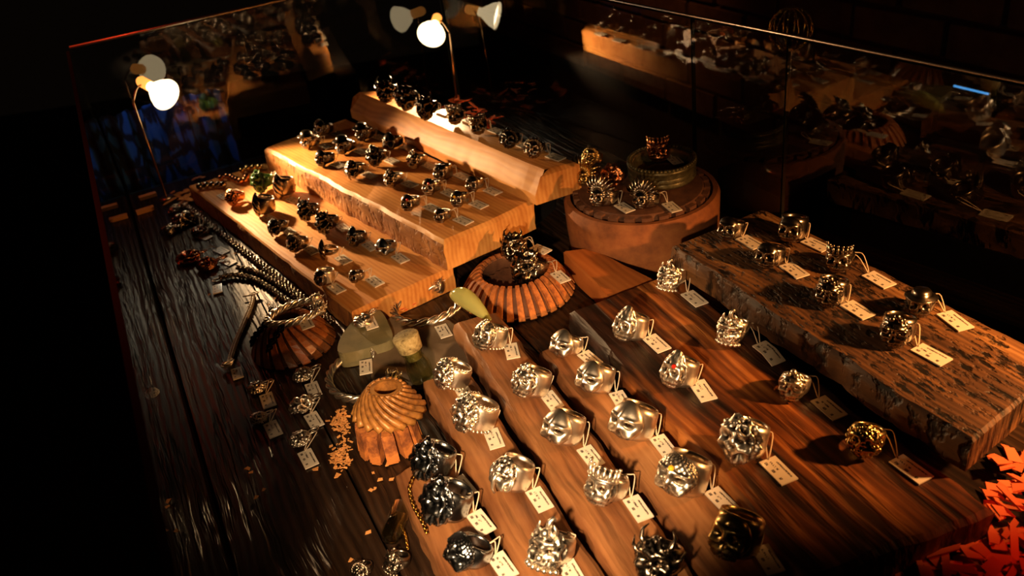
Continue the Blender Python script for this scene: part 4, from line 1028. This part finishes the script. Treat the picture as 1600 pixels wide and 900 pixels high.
# ------------------------------------------------------------------ lamps
def halogen(base, head, aim, label, arm_px=None):
    g = thing('halogen_lamp', (base.x, base.y, 0.0004), 0, label, 'lamp')
    bm = bmesh.new(); lathe(bm, [(.0005, .004), (.006, .004), (.009, .002), (.009, 0), (.0005, 0)], 24, closed=False); mk('base', bm, M['iron'], g)
    d = (aim-head).normalized(); back = head-d*.020
    loc = Vector((base.x, base.y, 0.0004))
    bm = bmesh.new(); topj = arm_px if arm_px else back
    tube(bm, [Vector((0, 0, .003)), topj-loc], .0013, 8); mk('stem', bm, M['iron'], g)
    if arm_px:
        bm = bmesh.new(); tube(bm, curve([topj-loc, (topj*.5+back*.5)-loc+Vector((0, 0, .006)), back-loc], 8), .0011, 6); mk('bracket', bm, M['iron'], g)
    Mh = Matrix.Translation(head-loc) @ d.to_track_quat('Z', 'Y').to_matrix().to_4x4()
    bm = bmesh.new(); lathe(bm, [(.0035, -.018), (.0055, -.016), (.0058, -.008), (.010, -.002), (.0150, .006), (.0168, .012), (.0178, .0125), (.0178, .0140), (.0160, .0138), (.0140, .007), (.009, -.001), (.0035, -.006)], 36, Mh); mk('reflector', bm, M['cone'], g)
    bm = bmesh.new(); lathe(bm, [(.0005, -.030), (.0045, -.030), (.0062, -.027), (.0062, -.012), (.0005, -.012)], 20, Mh, closed=False); mk('lamp_cap', bm, M['cap'], g)
    bm = bmesh.new(); lathe(bm, [(.0003, .0105), (.0150, .0100), (.0150, .0088), (.0003, .0088)], 28, Mh, closed=False); mk('lamp_face', bm, M['lens'], g)
    return g
halogen(lampA_base, lampA, aimA, 'glowing halogen spotlight on a thin stem in the left rear corner', arm_px=at_dist(208, 160, lampA_base))
halogen(lampB_base, lampB, aimB, 'glowing halogen spotlight on a thin stem behind the rear pine board', arm_px=at_dist(703, 52, lampB_base))

# ------------------------------------------------------------------ wood chips
def chip_mesh(rnd, L, W, T):
    bm = bmesh.new(); vs = box(bm, 0, 0, 0, L, W, T)
    for v in vs: v.co += Vector((rnd.uniform(-.14, .14)*L, rnd.uniform(-.2, .2)*W, 0))
    me = bpy.data.meshes.new('wood_chip'); bm.to_mesh(me); bm.free(); return me
rc = random.Random(11)
CH = [chip_mesh(rc, *s) for s in ((.016, .006, .0012), (.010, .007, .0012), (.022, .0035, .0012), (.008, .006, .001), (.013, .009, .0014), (.028, .005, .0014))]
def chips(poly, n, mat, label, group, zmax, small=1.0):
    mats = {}
    for m_ in CH:
        k = m_.copy(); k.materials.append(M[mat]); mats[m_] = k
    cnt = 0; tries = 0
    while cnt < n and tries < 5000:
        tries += 1
        x = rc.uniform(min(p[0] for p in poly), max(p[0] for p in poly)); y = rc.uniform(min(p[1] for p in poly), max(p[1] for p in poly))
        ins = False; j = len(poly)-1
        for i in range(len(poly)):
            if (poly[i][1] > y) != (poly[j][1] > y) and x < (poly[j][0]-poly[i][0])*(y-poly[i][1])/(poly[j][1]-poly[i][1])+poly[i][0]: ins = not ins
            j = i
        if not ins: continue
        z = .0012+zmax*cnt/n
        p = at(x, y, z); u = (p-C0).dot(ACR)
        if u < .012 or u > .43+.095*(C0-p).dot(AWAY) or (C0-p).dot(AWAY) < .012: continue
        o = bpy.data.objects.new('wood_chip', mats[rc.choice(CH)]); COL.objects.link(o); o.location = p
        o.rotation_euler = (rc.uniform(-.25, .25), rc.uniform(-.25, .25), rc.uniform(0, PI)); o.scale = (small,)*3
        tag(o, label, 'wood chip', group); cnt += 1
chips([(1560, 712), (1640, 700), (1760, 900), (1600, 960), (1400, 930), (1425, 872), (1500, 845), (1545, 795)], 190, 'chip_red', 'thin flat wood chip in the red-lit heap at the bottom right', 'wood chips heaped at the bottom right', .012, .8)
chips([(690, 160), (712, 150), (775, 182), (770, 200), (720, 185)], 40, 'chip_red', 'small reddish wood chip behind the rear pine board', 'wood chips behind the rear pine board', .035, .8)
chips([(255, 305), (300, 280), (345, 270), (330, 296), (300, 318), (268, 322)], 26, 'chip', 'small pale wood chip beside the lamp in the left rear corner', 'wood chips in the left rear corner', .004, .8)
chips([(560, 470), (620, 460), (655, 470), (620, 495), (590, 492)], 22, 'chip_red', 'reddish wood chip between the lowest pine board and the stone', 'wood chips by the stone', .004, .55)
for (x, y, s) in [(387, 732, .4), (392, 738, .3), (284, 777, .4), (281, 787, .3), (283, 823, .35), (297, 822, .35), (400, 777, .35), (412, 765, .3), (527, 743, .45), (575, 832, .4), (594, 749, .35), (612, 749, .35), (580, 766, .35), (548, 875, .3), (606, 725, .4), (583, 739, .25), (586, 763, .25), (493, 733, .4), (327, 460, .3), (430, 466, .4), (436, 468, .3), (420, 476, .3), (367, 396, .3)]:
    p = at(x, y, .001)
    if (p-C0).dot(ACR) < .008: continue
    me = CH[rc.choice((1, 3))]; 
    if not me.materials: me.materials.append(M['chip'])
    o = bpy.data.objects.new('wood_crumb', me); COL.objects.link(o); o.location = p; o.rotation_euler = (0, 0, rc.uniform(0, PI)); o.scale = (s,)*3
    tag(o, 'tiny stray orange wood crumb lying alone on the dark planks', 'wood crumb', 'stray crumbs on the dark planks')
def sawdust(cx, cy, path, n, label):
    bm = bmesh.new(); org = at(cx, cy, 0)
    for i in range(n):
        t = rc.random()*(len(path)-1); k = int(t); f = t-k; x = path[k][0]*(1-f)+path[k+1][0]*f+rc.gauss(0, 6); y = path[k][1]*(1-f)+path[k+1][1]*f+rc.gauss(0, 6)
        p = at(x, y, .0008+rc.random()*.002)-org; L = rc.uniform(.001, .0035)
        Mx = Matrix.Translation(p) @ Euler((rc.uniform(-.5, .5), rc.uniform(-.5, .5), rc.uniform(0, PI))).to_matrix().to_4x4()
        box(bm, 0, 0, 0, L, L*.5, .0005, Mx)
    o = mk('sawdust', bm, M['chip'], smooth=False, kind='stuff'); o.location = org; tag(o, label, 'sawdust')
sawdust(533, 665, [(533, 645), (530, 662), (538, 672)], 110, 'small pile of orange sawdust left of the spiral pinion')
sawdust(535, 715, [(545, 690), (530, 708), (524, 718), (545, 720)], 120, 'pile of orange sawdust below, near the blocky gear')

# ------------------------------------------------------------------ things beyond the glass
# blue patterned cloth hanging behind the rear glass
ba = at_dist(175, 305, C0+AWAY*.20+ACR*.02); bb = C0+AWAY*.20
bm = bmesh.new(); nx = 40
P0 = C0+AWAY*.05+ACR*.0; 
rows = []
for i in range(nx+1):
    x = .145*i/nx; yo = .008*math.sin(i*.9)+.004*math.sin(i*2.3)
    rows.append([(bm.verts.new((x, yo, z)), bm.verts.new((x, yo+.0012, z))) for z in (-.05, 0, .045, .085)])
for i in range(nx):
    for j in range(3):
        for s in (0, 1): bm.faces.new((rows[i][j][s], rows[i+1][j][s], rows[i+1][j+1][s], rows[i][j+1][s]))
o = mk('patterned_cloth', bm, M['poster']); o.location = P0; o.rotation_euler = (0, 0, TILT); tag(o, 'dark blue patterned cloth hanging behind the rear glass on the left', 'cloth')
# beaded wire globe beyond the right glass
gl_d = cp(WID+.12, .42); gp = at_dist(1236, 45, gl_d); rg = 33/pxmm(gp)/1000
wg = thing('wire_globe', (gp.x, gp.y, -0.02), 0, 'round beaded wire globe on a thin rod behind the right glass', 'ornament')
zc = gp.z+.02
bm = bmesh.new(); tube(bm, [(0, 0, .01), (0, 0, zc-rg)], .0018, 8); mk('rod', bm, M['iron'], wg)
bm = bmesh.new(); lathe(bm, [(.0005, .008), (.02, .006), (.024, 0), (.0005, 0)], 28, closed=False); mk('foot', bm, M['iron'], wg)
for k in range(6):
    bm = bmesh.new(); a = PI*k/6
    pts = [(rg*math.cos(t)*math.cos(a), rg*math.cos(t)*math.sin(a), zc+rg*math.sin(t)) for t in [2*PI*i/36 for i in range(36)]]
    tube(bm, pts, .0006, 5, closed=True)
    for q in pts[::2]: ball(bm, q, .0014, 6)
    mk('wire_hoop', bm, M['gold'], wg)
bm = bmesh.new(); box(bm, 0, 0, -.42, .10, .10, .80); sh = mk('pedestal', bm, M['black'], smooth=False); sh.location = (gp.x, gp.y, 0.0); sh.rotation_euler = (0, 0, TILT); tag(sh, 'plain black pedestal carrying the beaded wire globe', 'pedestal')
# added glowing blue streak behind the right glass, stands in for a reflection
na_, nb_ = [CAM+ray(x, y).normalized()*1.6 for x, y in ((1490, 134), (1545, 147))]
bm = bmesh.new(); tube(bm, [Vector(), nb_-na_], .0016, 8); o = mk('blue_reflection_streak', bm, M['blue_streak']); o.location = na_; tag(o, 'short thin glowing blue streak standing in for a reflection on the glass edge', 'lamp')
